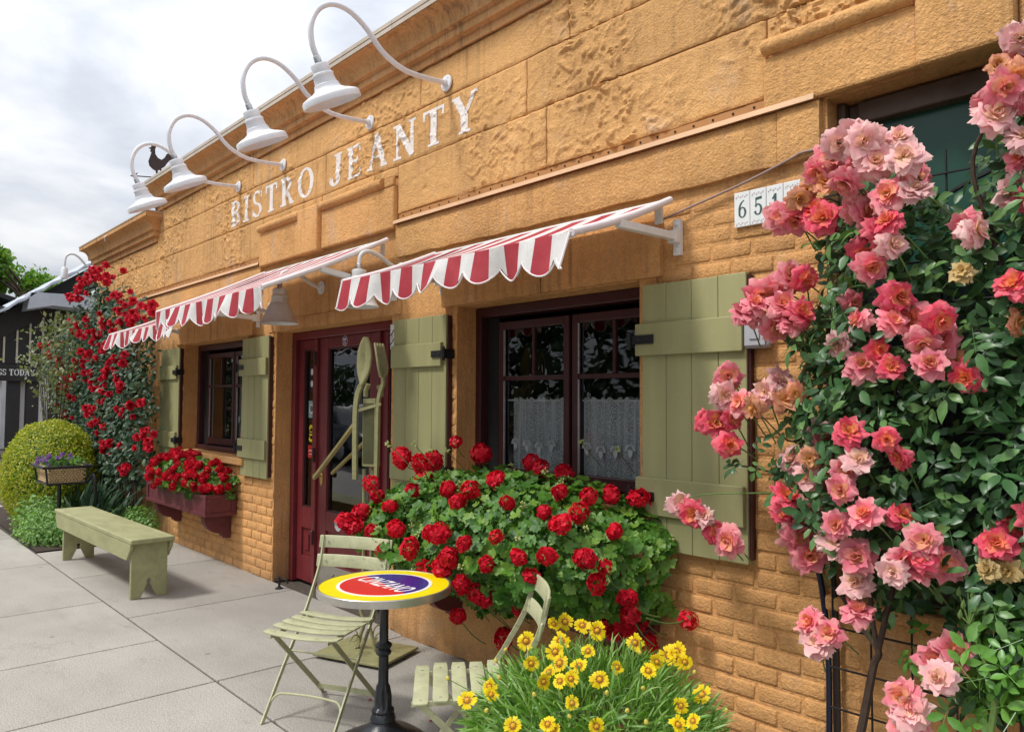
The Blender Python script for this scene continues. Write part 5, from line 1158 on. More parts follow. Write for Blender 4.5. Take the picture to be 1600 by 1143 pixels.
for i, p in enumerate(m.v):
    r_, z = pole[i//n]; j = i % n; f_ = 1.0
    if .17 < z < .28: f_ = 1+.09*math.cos(j*math.pi/2)
    elif .28 <= z <= .41 or .475 <= z <= .64: f_ = 1+.05*math.cos(j*math.pi/2)
    elif z < .12 and r_ > .07: f_ = 1+.05*math.cos(j*math.pi/4)
    elif .44 <= z <= .47 or .15 <= z <= .166: f_ = 1+.05*math.cos(j*math.pi)
    V.append((cx+(p[0]-cx)*f_, cy+(p[1]-cy)*f_, p[2]))
m.v = V; m.build('pedestal', M_TABLEIRON, TT, smooth=True, angle=50)
# ================================================================== folding bistro chairs (x right, -y front)
def make_chair(label):
    C = thing('bistro_chair', label, 'folding chair', (0, 0, 0), 'folding bistro chairs')
    hw = .205; sh = .452
    for k in range(5):       # seat slats run left-right, dished
        y = -.165+k*.077; m = MB(); V = []; nx = 10
        for i in range(nx+1):
            t = i/nx*2-1; z = sh-.018*(1-t*t)*.8+(.006 if k == 4 else 0)-(.010 if k == 0 else 0); x = t*.215
            e = .004*(abs(t) > .95)
            for yy, zz in ((y-.031+e, z), (y+.031-e, z), (y+.031-e, z+.009), (y-.031+e, z+.009)): V.append((x, yy, zz))
        fs = [(0, 3, 2, 1), (nx*4, nx*4+1, nx*4+2, nx*4+3)]
        for i in range(nx):
            for j in range(4): fs.append((i*4+j, i*4+(j+1) % 4, i*4+4+(j+1) % 4, i*4+4+j))
        m.add(V, fs); m.build('seat_slat', M_SAGE2, C, bevel=.0025, smooth=True, angle=45)
    for x in (-.165, .165):
        m = MB(); m.bar((x, -.20, sh-.022), (x, .165, sh-.012), .006, .02); m.build('seat_rail', M_SAGE2, C, bevel=.001)
    m = MB()
    for x in (-.165, .165):
        for k in range(5): m.lathe([(0, .004), (.005, .003), (.006, 0)], 8, (x, -.165+k*.077, sh+.001+(.006 if k == 4 else 0)-(.010 if k == 0 else 0)+.0), (0, 0, 1))
    for zz in (.70, .80):
        for x in (-hw+.03, hw-.03): m.lathe([(0, .004), (.005, .003), (.006, 0)], 8, (x, .318+(zz-.7)*.25-.026, zz+.01), (0, -1, .2))
    m.build('rivet', M_GREYMET, C, kind='stuff')
    for s in (-1, 1):
        x = s*hw; m = MB(); pts = [(x, -.20, .0), (x, -.03, .23), (x, .145, sh), (x, .215, .56), (x, .29, .70), (x, .325, .84)]
        sp = spline(pts, 5)
        for a, b in zip(sp[:-1], sp[1:]): m.bar(a, b+(b-a).normalized()*.002, .008, .022, (0, 1, 0) if True else (0, 0, 1))
        m.build('back_leg', M_SAGE2, C)
        x = s*(hw-.035); m = MB(); m.bar((x, -.165, sh-.02), (x, .275, .012), .007, .026, (0, .7, .7)); m.tube([(x-.006, .272, .010), (x+.006, .272, .010)], .010, 8); m.build('cross_leg', M_SAGE2, C, bevel=.001)
    m = MB(); arch = [(-hw, -.168, .045), (-hw+.004, -.135, .09), (-hw+.03, -.115, .12), (-hw+.08, -.11, .128), (0, -.108, .132), (hw-.08, -.11, .128), (hw-.03, -.115, .12), (hw-.004, -.135, .09), (hw, -.168, .045)]; m.tube(spline(arch, 4), .006, 8); m.build('front_stretcher', M_SAGE2, C, smooth=True)
    m = MB(); m.bar((-hw+.035, .225, .05), (0, .25, .04), .004, .028); m.bar((0, .25, .04), (hw-.035, .225, .05), .004, .028); m.build('rear_stretcher', M_SAGE2, C)
    m = MB(); m.tube([(-hw, .02, .295), (hw, .02, .295)], .005, 8); m.build('pivot_rod', M_SAGE2, C)
    for z0 in (.675, .775):
        m = MB(); V = []; nx = 10
        for i in range(nx+1):
            t = i/nx*2-1; x = t*.228; y = .30+(z0-.675)*.25+.028*(1-t*t)
            for a, zz in ((0, z0), (.010, z0), (.010+.012, z0+.066), (.012, z0+.066)): V.append((x, y+a-.02, zz))
        fs = [(0, 3, 2, 1), (nx*4, nx*4+1, nx*4+2, nx*4+3)]
        for i in range(nx):
            for j in range(4): fs.append((i*4+j, i*4+(j+1) % 4, i*4+4+(j+1) % 4, i*4+4+j))
        m.add(V, fs); m.build('back_slat', M_SAGE2, C, bevel=.003, smooth=True, angle=45)
    return C
C1 = make_chair('pale green folding chair behind the yellow table, its slatted back against the door')
C2 = copy_tree(C1); C2['label'] = 'pale green folding chair half hidden by the yellow coreopsis, seen from its side'
def pose(o, x, y, f): o.location = (x, y, 0); o.rotation_euler.z = math.atan2(f[0], -f[1]); 
pose(C1, -3.60, -1.07, (.47, -.88)); pose(C2, -2.50, -1.03, (-.60, -.80))
# ================================================================== menu stand shaped like a big spoon and fork
MS = thing('menu_stand', 'sage green iron menu stand topped by giant spoon and fork before the door', 'menu stand', (-4.24, -.41, 0))
u = Vector((.93, .37, 0)).normalized(); wv = Vector((-u.y, u.x, 0)); o_ = Vector((-4.24, -.41, 0))
M_OLIVE = paint('olive_iron_paint', (.27, .26, .125), .45, .16, 14, .001, 50, dirt=((.13, .09, .045), .7)); M_GOLDP = paint('old_gold_paint', (.30, .25, .09), .4, .12, 12, .0005)
m = MB(); m.prism([(-.26, -.2), (.26, -.2), (.26, .2), (-.26, .2)], o_+Vector((0, 0, .018)), u, wv, (0, 0, 1), .016); m.build('base_plate', M_OLIVE, MS, bevel=.004)
m = MB()
for s in (-1, 1):
    for k in range(2):
        for tt in (u*s, wv*s):
            pts = []
            for a in np.linspace(0, 4.6, 20): rr = .065*(1-a/7); pts.append(o_+tt*(.11+rr*math.cos(a+.5))+Vector((0, 0, .10+rr*math.sin(a+.5))))
            if k == 0: m.tube(pts, .0055, 6)
m.build('scroll', M_OLIVE, MS, smooth=True)
for s in (-1, 1):
    m = MB(); m.tube(spline([o_+u*s*.07+Vector((0, 0, .034)), o_+u*s*.045+Vector((0, 0, .12)), o_+u*s*.02+Vector((0, 0, .2)), o_+u*s*.05+Vector((0, 0, .30)), o_+u*s*.03+Vector((0, 0, .5)), o_+u*s*.035+Vector((0, 0, 1.16))], 6), .012, 8); m.build('stem', M_OLIVE, MS, smooth=True)
# menu case between the two handles
def pm(p, z, q_=0): return o_+u*(p*.66+.03)+wv*q_+Vector((0, 0, z))
m = MB(); m.prism([(-.025, 1.18), (.075, 1.18), (.075, 1.61), (-.025, 1.61)], o_-wv*.04, u, (0, 0, 1), wv, .06); m.build('menu_case', M_OLIVE, MS, bevel=.006)
m = MB(); m.prism([(-.015, 1.2), (.065, 1.2), (.065, 1.58), (-.015, 1.58)], o_-wv*.043, u, (0, 0, 1), wv, .004); m.build('menu_panel', paint('menu_glass_dark', (.09, .09, .045), .2, .2, 6, 0), MS)
m = MB(); m.bar(pm(-.16, 1.525, -.055), pm(.15, 1.575, -.055), .012, .018); m.build('cross_bar', M_OLIVE, MS)
m = MB(); m.tube([pm(-.09, 1.62), pm(-.09, 1.66), pm(-.06, 1.70)], .016, 8); m.build('finial', M_OLIVE, MS, smooth=True)
m = MB(); m.tube([pm(.09, 1.62), pm(.09, 1.65), pm(.06, 1.69)], .016, 8); m.build('finial', M_OLIVE, MS, smooth=True)
# spoon
m = MB(); hp_ = spline([pm(-.135, 1.10, -.06), pm(-.14, 1.3, -.06), pm(-.14, 1.52, -.06), pm(-.115, 1.64, -.06), pm(-.06, 1.70, -.07)], 6)
for a, b in zip(hp_[:-1], hp_[1:]): m.bar(a, b+(b-a).normalized()*.002, .032, .02, wv)
bc = pm(-.045, 1.83, -.075); V = []; nu, nv = 14, 16; F_ = []
for i in range(nu+1):
    t = i/nu; z = -.135+.30*t; wd = .062*math.sin(math.pi*min(1, max(0, .04+.94*t)))**.62*(.8+.25*t)
    for j in range(nv):
        a = 2*math.pi*j/nv; dp = .022*math.cos(a)-.03*math.sin(math.pi*t)*(1-abs(math.sin(a)))*1.0; V.append(bc+u*(wd*math.sin(a)+.02*t)+wv*(-dp)+Vector((0, 0, z)))
for i in range(nu):
    for j in range(nv): F_.append((i*nv+j, i*nv+(j+1) % nv, (i+1)*nv+(j+1) % nv, (i+1)*nv+j))
F_ += [tuple(range(nv))[::-1], tuple(nu*nv+j for j in range(nv))]; m.add(V, F_); m.build('spoon', M_OLIVE, MS, smooth=True)
# fork
m = MB(); hp_ = spline([pm(.10, 1.10, -.05), pm(.105, 1.3, -.05), pm(.11, 1.55, -.05), pm(.13, 1.64, -.05), pm(.175, 1.70, -.06), pm(.205, 1.76, -.09)], 6)
for a, b in zip(hp_[:-1], hp_[1:]): m.bar(a, b+(b-a).normalized()*.002, .022, .02, wv)
for k in range(4):
    oy = (k-1.5)*.027; tp = spline([pm(.20, 1.745, -.085+oy*.4), pm(.215, 1.80, -.10+oy), pm(.20, 1.88, -.11+oy), pm(.165, 1.95, -.10+oy)], 5); m.tube(tp, list(np.linspace(.014, .008, len(tp))), 7)
m.build('fork', M_OLIVE, MS, smooth=True)
# two long rods reaching down towards the door
for (a, b, r_) in ((pm(-.14, 1.46, -.05), Vector(on_wall(492, 745, -.33)), .017), (pm(-.12, 1.33, .02), Vector(on_wall(520, 738, -.24)), .014)):
    m = MB(); m.bar(a, b, r_*1.6, r_*1.3); m.tube([b-(b-a).normalized()*.01, b+(b-a).normalized()*.012], r_*1.0, 8); m.build('rod', M_GOLDP, MS, bevel=.002)
m = MB(); m.tube(spline([pm(-.02, 1.17), pm(.0, 1.1), pm(-.03, 1.04), pm(-.08, 1.05), pm(-.085, 1.1)], 5), .012, 8); m.build('hook', M_OLIVE, MS, smooth=True)
# ================================================================== small things on and by the wall
HN = thing('house_number', 'row of white ceramic number tiles reading 6510, partly behind pink roses', 'house number', (-1.7, 0, 2.45))
M_TILE = paint('glazed_white_tile', (.78, .80, .79), .2, .04, 20, 0); M_NUM = paint('number_green', (.045, .10, .09), .35, .1, 20, 0); M_ORN = paint('ornament_mauve', (.32, .16, .20), .4, .3, 60, 0)
for i, c in enumerate('6510'):
    xa = -1.85+i*.0785; m = MB(); m.box(xa, xa+.076, -.018, -.006, 2.372, 2.528); t_ = m.build('tile', M_TILE, HN, bevel=.003)
    flat_word(c, (xa+.038-G[c][0]*.078/2+.002, -.0181, 2.411), (1, 0, 0), (0, 0, 1), .078, G[c][0]*.078, (0, -1, 0), M_NUM, t_, 'digit', .0012)
    m = MB()
    for zz in (2.506, 2.385):
        for k in range(6):
            x = xa+.008+k*.0105; m.tube([(x, -.0188, zz), (x+.003, -.0188, zz+.007*(1 if k % 2 else -1)), (x+.006, -.0188, zz+.003)], .0008, 4)
    m.build('ornament', M_ORN, t_, recalc=False)
OB = thing('outlet_box', 'grey weatherproof outlet cover on the wall at the right edge of the near shutter', 'outlet box', (-1.73, 0, 1.89))
M_GB = paint('grey_plastic', (.45, .46, .50), .35, .05, 20, 0)
m = MB(); m.box(-1.793, -1.673, -.05, -.006, 1.83, 1.955); m.build('cover', M_GB, OB, bevel=.014, seg=3)
m = MB(); m.box(-1.783, -1.683, -.058, -.0505, 1.84, 1.945); m.build('lid', M_GB, OB, bevel=.006); m = MB(); m.box(-1.757, -1.708, -.064, -.0585, 1.868, 1.925); m.build('latch', M_GB, OB, bevel=.004)
CB = MB(); CB.tube(spline([(-2.26, -.05, 2.46), (-2.16, -.03, 2.49), (-1.95, -.02, 2.535), (-1.78, -.02, 2.57), (-1.58, -.028, 2.618), (-1.52, -.04, 2.63), (-1.45, -.03, 2.63)], 6), .006, 7)
tag(CB.build('cable', paint('brown_grey_cable', (.33, .22, .18), .5, .1, 20, 0), smooth=True), 'thin cable running along the wall from the near awning to the number tiles', 'cable')
PS = thing('wall_sign', 'white notice with black slanted stripes half hidden behind the shutter right of the door', 'sign', (-4.58, -.01, 2.0))
m = MB(); m.box(-4.615, -4.48, -.014, -.008, 1.96, 2.135); m.build('board', P_WH, PS)
m = MB()
for zz in (1.99, 2.055): m.bar((-4.612, -.0148, zz), (-4.53, -.0148, zz+.075), .0012, .008, (0, 0, 1))
m.build('stripe', P_BK, PS); flat_word('1', (-4.602, -.0145, 2.03), (1, 0, 0), (0, 0, 1), .045, .03, (0, -1, 0), P_BK, PS, 'print', .0015)
HK = thing('boot_scraper', 'small black iron door hook standing on the pavement beside the door', 'door hook', (-6.2, -.06, 0))
m = MB(); m.lathe([(.034, 0), (.034, .006), (.014, .016), (.009, .03), (.012, .05), (.008, .065), (.014, .08), (.012, .095), (0, .10)], 12, (-6.2, -.06, 0)); m.tube(spline([(-6.2, -.06, .085), (-6.16, -.045, .09), (-6.12, -.03, .075), (-6.125, -.02, .05)], 4), .006, 6); m.tube(spline([(-6.2, -.06, .09), (-6.23, -.08, .085), (-6.235, -.085, .06)], 4), .005, 6); m.build('hook', M_IRON, HK, smooth=True)
for i, (px, py) in enumerate(((578, 1092), (588, 1106), (673, 1125))):
    p = on_z(px, py, .004); m = MB(); m.add([(p[0]+a, p[1]+b, .004+c) for a, b, c in ((-.012, -.006, 0), (.002, -.01, .004), (.013, 0, .001), (.004, .009, .005), (-.009, .007, .001))], [(0, 1, 2, 3, 4)])
    tag(m.build('fallen_petal', paint('petal_red', (.45, .01, .02), .6, .1, 20, 0) if i == 0 else bpy.data.materials['petal_red'], recalc=False), ['larger red petal on the concrete left of the table pedestal', 'small red petal just beneath the larger one left of the table pedestal', 'small red petal on the concrete between the table pedestal and the slatted seat'][i], 'petal', 'fallen red petals')
# ================================================================== lace curtains
def curtain(label, x0, x1, z0, z1, y):
    T = thing('lace_curtain', label, 'curtain', (x0, y, z0), 'lace cafe curtains'); m = MB(); nx, nz = 60, 14; V = []
    for i in range(nx+1):
        for k in range(nz+1):
            t = i/nx; x = x0+(x1-x0)*t; q_ = k/nz; V.append((x+.02*math.sin(t*9)*(1-q_), y+.021*math.sin(t*31+1.1*math.sin(t*9))*(.5+.5*(1-q_)), z0+(z1-z0)*q_+.008*math.sin(t*55)*(k == 0 or k == nz)))
    ix = lambda i, k: i*(nz+1)+k; m.add(V, [(ix(i, k), ix(i+1, k), ix(i+1, k+1), ix(i, k+1)) for i in range(nx) for k in range(nz)]); m.build('panel', M_LACE, T, smooth=True, recalc=False)
    # appliqued leaves: denser lace
    m = MB(); x = x0+.04
    while x < x1-.03:
        zc = z0+(z1-z0)*.48+.01*math.sin(x*40)
        for a, s in ((.0, 1), (-.8, .7), (.8, .7)):
            c = math.cos(a-1.57); d = math.sin(a-1.57); pts = [(0, 0), (.4, .28), (.8, .2), (1.1, 0), (.8, -.2), (.4, -.28)]; L = .07*s
            m.add([(x+L*(p*c-q_*d), y-.022, zc+L*(p*d+q_*c)) for p, q_ in pts], [(0, 1, 2, 3, 4, 5)])
        x += .105
    m.build('lace_motif', P_WH, T, recalc=False)
    m = MB(); m.tube([(x0-.12, y, z1-.012), (x1+.02, y, z1-.012)], .006, 8); m.build('rod', M_WHITEMET, T)
curtain('lace curtain in the left half of the window behind the large geranium', -3.60, -3.14, 1.12, 1.615, .252); curtain('lace curtain in the right half of the window beside the near shutter', -3.0, -2.46, 1.12, 1.615, .252); curtain('plain white curtain inside the window above the far window box', -7.85, -7.25, 1.13, 1.72, .255)
# ================================================================== pot of yellow coreopsis
pc = Vector((-1.90, -.95, 0)); CP = thing('potted_coreopsis', 'pot of yellow coreopsis daisies with brown centres in the foreground', 'potted flowers', pc)
m = MB(); m.lathe([(0, .0), (.15, .0), (.155, .02), (.20, .34), (.215, .35), (.215, .385), (.195, .385), (.185, .34), (0, .33)], 28, pc); m.build('pot', paint('terracotta', (.32, .13, .06), .85, .2, 12, .002), CP, smooth=True, angle=40)
cb, cr_ = np.array([-1.87, -.93, .43]), np.array([.46, .44, .26])
n_ = 5600; d = rng.normal(0, 1, (n_, 3)); d[:, 2] = np.abs(d[:, 2])-.25; d /= np.linalg.norm(d, axis=1, keepdims=True); kk = 1-rng.random(n_)**1.7*.55; P = cb+d*cr_*kk[:, None]
out = d*np.array([1, 1, .8])+np.array([0, 0, .55])+rng.normal(0, .38, (n_, 3)); cN = np.cross(out, rng.normal(0, 1, (n_, 3))); cN[:, 2] = np.abs(cN[:, 2]); U, V_, N_ = basis(cN, np.zeros(n_)); sp_ = np.arctan2((out*V_).sum(1), (out*U).sum(1))
scatter('foliage', M_LCOR, CP, P-out/np.linalg.norm(out, axis=1, keepdims=True)*.04, cN, rng.uniform(.05, .115, n_), sp_, BLADE)
DAI = [daisy_mesh('flower') for _ in range(4)]; YF = [(865,975),(883,971),(910,977),(933,985),(822,1001),(868,1018),(876,1002),(875,1036),(830,1036),(919,1017),(992,1004),(849,1064),(875,1064),(892,1060),(964,1042),(937,1061),(1013,1048),(1045,1023),(1057,1018),(1062,1031),(1070,1034),(1026,1034),(765,1072),(767,1085),(730,1094),(894,1098),(802,1133),(856,1131),(932,1134),(1064,1102),(1059,1132),(1083,1126),(1097,1085),(865,1140),(905,1040),(858,1050)]
YB_ = [(775,1032),(948,1082),(780,1058),(835,1085),(1005,1075),(700,1060),(1085,1050),(980,1110),(1010,1128),(890,1120),(760,1110),(1135,1110),(1000,1020),(790,1015)]
st = MB(); bd = MB()
def core_pt(px, py, ex=.0): return on_ball(px, py, cb, cr_*random.uniform(1.02, 1.14))
for i, (px, py) in enumerate(YF):
    p = core_pt(px, py); d = (CAMV-Vector(p)).normalized(); up_ = .35 if py < 1010 else .05
    nrm = np.array([d.x*.8+random.gauss(-.05, .3), d.y*.8+random.gauss(-.05, .25), d.z*.3+.35+up_+random.gauss(0, .2)]); dist = float(np.linalg.norm(p-CAM))
    inst('flower', DAI[i % 4], CP, p, face_quat(nrm, random.uniform(0, 6)), random.uniform(21, 32)*dist/F)
    nn_ = Vector(nrm).normalized(); b = Vector(p)*.4+Vector((pc.x+random.uniform(-.12, .12), pc.y, .35))*.6; st.tube(spline([p, Vector(p)-nn_*.03-Vector((0, 0, .02)), (Vector(p)+b)/2+Vector((0, .0, .01)), b], 4), .0022, 5)
for px, py in YB_:
    p = Vector(core_pt(px, py)); bd.lathe([(0, -.008), (.007, -.003), (.0075, .004), (.003, .010), (0, .011)], 8, p, (random.gauss(0, .3), random.gauss(0, .3), 1)); b = p*.4+Vector((pc.x+random.uniform(-.12, .12), pc.y, .35))*.6; st.tube(spline([p, (p+b)/2, b], 4), .0018, 5)
st.build('stems', M_STEM, CP, recalc=False, smooth=True, kind='stuff'); bd.build('bud', paint('yellow_bud', (.5, .42, .06), .6, .3, 60, 0), CP, recalc=False, smooth=True, kind='stuff')
# ================================================================== red climbing rose on the far left
RL = thing('climbing_rose', 'tall dark climbing rose with small red blooms at the far left end of the wall', 'rose', (-11, -.2, 0))
lp_ = poly_world([(128, 425), (150, 410), (175, 420), (192, 450), (212, 474), (236, 482), (234, 520), (236, 690), (228, 720), (215, 760), (150, 760), (120, 700), (90, 650), (80, 600), (70, 560), (85, 530), (110, 500), (112, 460)], -.25)
n_ = 9500; P2 = fill(lp_, n_); thin = np.array([mnoise.noise(Vector((a*2.6, 4, b*2.6))) for a, b in P2]); top = np.clip((P2[:, 1]-2.2)/.9, 0, 1); keep = (thin > -.42+top*.75) | (rng.random(n_) < .3-.2*top); P2 = P2[keep]; n_ = len(P2); yf_ = bulge(P2, lp_, -.22, -.36, .35)
scatter('foliage', M_LRED, RL, np.stack([P2[:, 0], yf_+rng.random(n_)**1.3*.12, P2[:, 1]], 1), np.stack([rng.normal(.3, .45, n_), rng.normal(-.75, .35, n_), rng.normal(.6, .45, n_)], 1), rng.uniform(.055, .10, n_), rng.uniform(0, 6.28, n_), LEAFLET)
RR = [rose_mesh('rose', M_RED2, o) for o in (.9, 1.15)]
rr_ = [(150,425),(170,427),(140,440),(122,457),(112,465),(190,462),(184,474),(205,478),(236,478),(120,502),(126,516),(165,505),(190,507),(86,541),(80,550),(92,566),(130,550),(124,570),(165,545),(175,572),(186,560),(100,600),(92,610),(155,610),(162,617),(145,640),(140,652),(210,628),(100,640),(155,662),(190,640),(165,690),(176,697),(230,676),(228,692),(195,735),(150,522),(178,520),(205,500),(216,496),(118,585),(135,585),(145,560),(152,590),(170,585),(115,620),(185,600),(128,445),(162,430),(130,520),(180,535),(105,575)]
for px, py in rr_:
    for _ in range(5):
        p = on_wall(px+random.gauss(0, 7), py+random.gauss(0, 7), -.36+random.uniform(-.06, .04)); d = (CAMV-Vector(p)).normalized(); inst('rose', random.choice(RR), RL, p, face_quat(np.array([d.x+random.gauss(0, .4), d.y+random.gauss(0, .4), .4]), random.uniform(0, 6)), random.uniform(.06, .115))
for i in range(9):
    m = MB(); x = random.uniform(-10.9, -9.5); pts = [(x, -.2, 0), (x+random.uniform(-.15, .15), -.25, .6), (x+random.uniform(-.4, .2), -.28, 1.4), (x+random.uniform(-.6, .3), -.25, 2.4)]; sp = spline(pts, 6); m.tube(sp, list(np.linspace(.018, .006, len(sp))), 6); m.build('cane', M_CANE, RL, smooth=True, recalc=False)
# pale twiggy shrub left of it
OS = thing('twiggy_shrub', 'loose olive green shrub with pale leaf tips left of the red climbing rose', 'shrub', (-13.2, -.4, 0))
op_ = poly_world([(72, 515), (95, 488), (120, 490), (118, 560), (100, 650), (84, 650), (74, 600), (50, 565), (62, 540)], -.5)
n_ = 1000; P2 = fill(op_, n_); scatter('foliage', M_LOLIVE, OS, np.stack([P2[:, 0], -.5+rng.normal(0, .15, n_), P2[:, 1]], 1), rng.normal(0, 1, (n_, 3))+np.array([.2, -.5, .5]), rng.uniform(.05, .09, n_), rng.uniform(0, 6.28, n_), SMALL)
m = MB()
for k in range(14):
    x, z = fill(op_, 1)[0]; sp = spline([(-13.0, -.45, 0), ((-13+x)/2, -.45, z*.5), (x, -.5, z)], 6); m.tube(sp, list(np.linspace(.014, .004, len(sp))), 5)
m.build('branches', M_CANE, OS, recalc=False)
# ================================================================== clipped golden shrub, low green plants
def ball(n, c, r, mn=.8):
    d = rng.normal(0, 1, (n, 3)); d /= np.linalg.norm(d, axis=1, keepdims=True); k = rng.uniform(mn, 1.03, n)[:, None]*(1+.05*np.array([mnoise.noise(Vector(x*3.2)) for x in d]))[:, None]; return np.array(c)+d*k*np.array(r), d
GS = thing('golden_shrub', 'clipped rounded golden green shrub left of the wicker flower basket', 'shrub', (-11.6, -.8, 0))
P, d = ball(30000, (-11.35, -.74, .60), (.80, .55, .71), .9); k_ = P[:, 2] > .05; P, d = P[k_], d[k_]; tnt = np.clip(.42-.45*(d[:, 1]*-.2+d[:, 0]*.1)-.28*d[:, 2]+rng.normal(0, .22, len(d)), 0, 1)
scatter('foliage', M_LSHRUB, GS, P, d+rng.normal(0, .6, d.shape), rng.uniform(.022, .040, len(P)), rng.uniform(0, 6.28, len(P)), SMALL)
P, d = ball(2500, (-11.35, -.74, .60), (.72, .48, .63), .95); k_ = P[:, 2] > .05; scatter('inner_foliage', M_LGER, GS, P[k_], d[k_], rng.uniform(.08, .11, k_.sum()), rng.uniform(0, 6.28, k_.sum()), SMALL)
m = MB()
for k in range(7): m.tube([(-11.35, -.74, 0), (-11.35+random.uniform(-.4, .4), -.72+random.uniform(-.3, .3), .6)], [.03, .01], 6)
m.build('trunk', M_BARK, GS)
def mound(name, label, cat, cs, n, mat, tm, s0, s1, mn=.3):
    T = thing(name, label, cat, (cs[0][0][0], cs[0][0][1], 0)); Ps, Ds = [], []
    for c, r in cs:
        P, d = ball(n, c, r, mn); k_ = P[:, 2] > .0; Ps.append(P[k_]); Ds.append(d[k_])
    P = np.vstack(Ps); d = np.vstack(Ds)
    scatter('foliage', mat, T, P, d+rng.normal(0, .55, d.shape)+np.array([0, 0, .4]), rng.uniform(s0, s1, len(P)), rng.uniform(0, 6.28, len(P)), tm)
    m = MB()
    for c, r in cs:
        for k in range(26):
            e_ = Vector(c)+Vector((random.uniform(-1, 1)*r[0]*1.05, random.uniform(-1, 1)*r[1]*1.05, random.uniform(.4, 1.1)*r[2])); b = Vector((c[0], c[1], .0)); m.tube(spline([b, (b+e_)/2+Vector((0, 0, .04)), e_], 4), .003, 4)
            for q_ in range(0): pass
    m.build('stems', M_STEM, T, recalc=False, kind='stuff'); return T
mound('catmint', 'fluffy pale green catmint spilling over the pavement edge behind the bench', 'plant', [((-9.85, -1.05, .12), (.42, .30, .26)), ((-10.45, -1.0, .16), (.45, .32, .34)), ((-9.55, -.8, .14), (.3, .3, .26))], 2600, M_LCAT, SMALL, .03, .055)
mound('green_plant', 'bright green leafy plant low against the wall right of the bench top', 'plant', [((-9.25, -.28, .14), (.32, .2, .26)), ((-9.65, -.35, .12), (.3, .22, .24))], 1500, M_LCAT, SMALL, .035, .06)
AG = thing('strappy_plant', 'dark clump of long strap leaves under the red climbing rose', 'plant', (-10.3, -.6, 0)); n_ = 240
P = np.stack([rng.uniform(-10.9, -9.5, n_), rng.uniform(-.7, -.3, n_), np.full(n_, .02)], 1); cN = np.stack([rng.normal(.2, .6, n_), rng.normal(-.8, .4, n_), rng.normal(.25, .25, n_)], 1); U, V_, N_ = basis(cN, np.zeros(n_)); out = np.stack([rng.normal(0, .5, n_), rng.normal(-.1, .3, n_), np.ones(n_)], 1)
scatter('leaves', M_LRED, AG, P, cN, rng.uniform(.35, .7, n_), np.arctan2((out*V_).sum(1), (out*U).sum(1)), BLADE)
# ================================================================== wicker basket of violets on a black stand
bx = Vector((-9.95, -.92, 0)); ST = thing('basket_stand', 'black iron stand holding the wicker basket in front of the golden shrub', 'stand', bx)
def rect_tube(m, hx, hy, z, r): m.tube([bx+Vector((a*hx, b*hy, z)) for a, b in ((-1, -1), (1, -1), (1, 1), (-1, 1))], r, 8, closed=True)
m = MB(); rect_tube(m, .31, .24, .84, .016); m.build('ring', M_IRON, ST, smooth=True)
m = MB(); rect_tube(m, .27, .19, .655, .012); m.build('ring', M_IRON, ST, smooth=True)
for a in (-1, 1):
    for b in (-1, 1):
        m = MB(); m.bar(bx+Vector((a*.285, b*.215, .84)), bx+Vector((a*.27, b*.19, .65)), .02, .01, (1, 0, 0)); m.build('hanger', M_IRON, ST)
m = MB(); m.tube([bx+Vector((.05, -.03, .65)), bx+Vector((.02, -.02, .3)), bx+Vector((-.02, -.05, 0))], .022, 8); m.build('post', M_IRON, ST, smooth=True)
m = MB(); m.tube(spline([bx+Vector((.25, .2, .66)), bx+Vector((.33, .25, .74)), bx+Vector((.36, .26, .6)), bx+Vector((.3, .3, .3)), bx+Vector((.32, .32, 0))], 5), .02, 8); m.build('leg', M_IRON, ST, smooth=True)
BK = thing('flower_basket', 'wicker basket of violet flowers sitting in the black stand', 'basket', bx+Vector((0, 0, .67)))
M_WICK = paint('wicker', (.50, .36, .19), .8, .35, 60, .002, 120)
def wick(face):
    m = MB(); 
    for k in range(7):
        z = .672+k*.0225; hx, hy = .235+.012*k/6, .165+.012*k/6; pts = []
        per = [(-hx, -hy, hx, -hy), (hx, -hy, hx, hy), (hx, hy, -hx, hy), (-hx, hy, -hx, -hy)]
        for si, (x1_, y1_, x2_, y2_) in enumerate(per):
            nn_ = 22
            for i in range(nn_):
                t = i/nn_; w_ = .006*math.cos(i*math.pi+k*math.pi); nx_, ny_ = ((0, -1), (1, 0), (0, 1), (-1, 0))[si]; pts.append(bx+Vector((x1_+(x2_-x1_)*t+nx_*w_, y1_+(y2_-y1_)*t+ny_*w_, z)))
        m.tube(pts, .0115, 5, closed=True)
    return m
wick(0).build('weave', M_WICK, BK, smooth=True, recalc=False)
m = MB(); rect_tube(m, .25, .18, .835, .014); m.build('basket_rim', M_WICK, BK, smooth=True); m = MB(); m.box(bx.x-.22, bx.x+.22, bx.y-.15, bx.y+.15, .668, .80); m.build('liner', soilm, BK)
VP = thing('violets', 'violet and green flowers growing in the wicker basket', 'flowers', bx+Vector((0, 0, .8)))
n_ = 700; P = np.stack([bx.x+rng.uniform(-.27, .27, n_), bx.y+rng.uniform(-.2, .2, n_), .80+rng.random(n_)*.13], 1); scatter('foliage', M_LGER, VP, P, rng.normal(0, .5, (n_, 3))+np.array([0, -.3, .8]), rng.uniform(.03, .05, n_), rng.uniform(0, 6.28, n_), SMALL)
VM = cluster_mesh('flower', M_VIO, 14)
for k in range(40): inst('flower', VM, VP, (bx.x+random.triangular(-.3, .28, -.22), bx.y+random.uniform(-.24, .12), .84+random.random()*.12), face_quat(np.array([.2, -.5, .8])+rng.normal(0, .25, 3), random.random()*6), random.uniform(.045, .065))
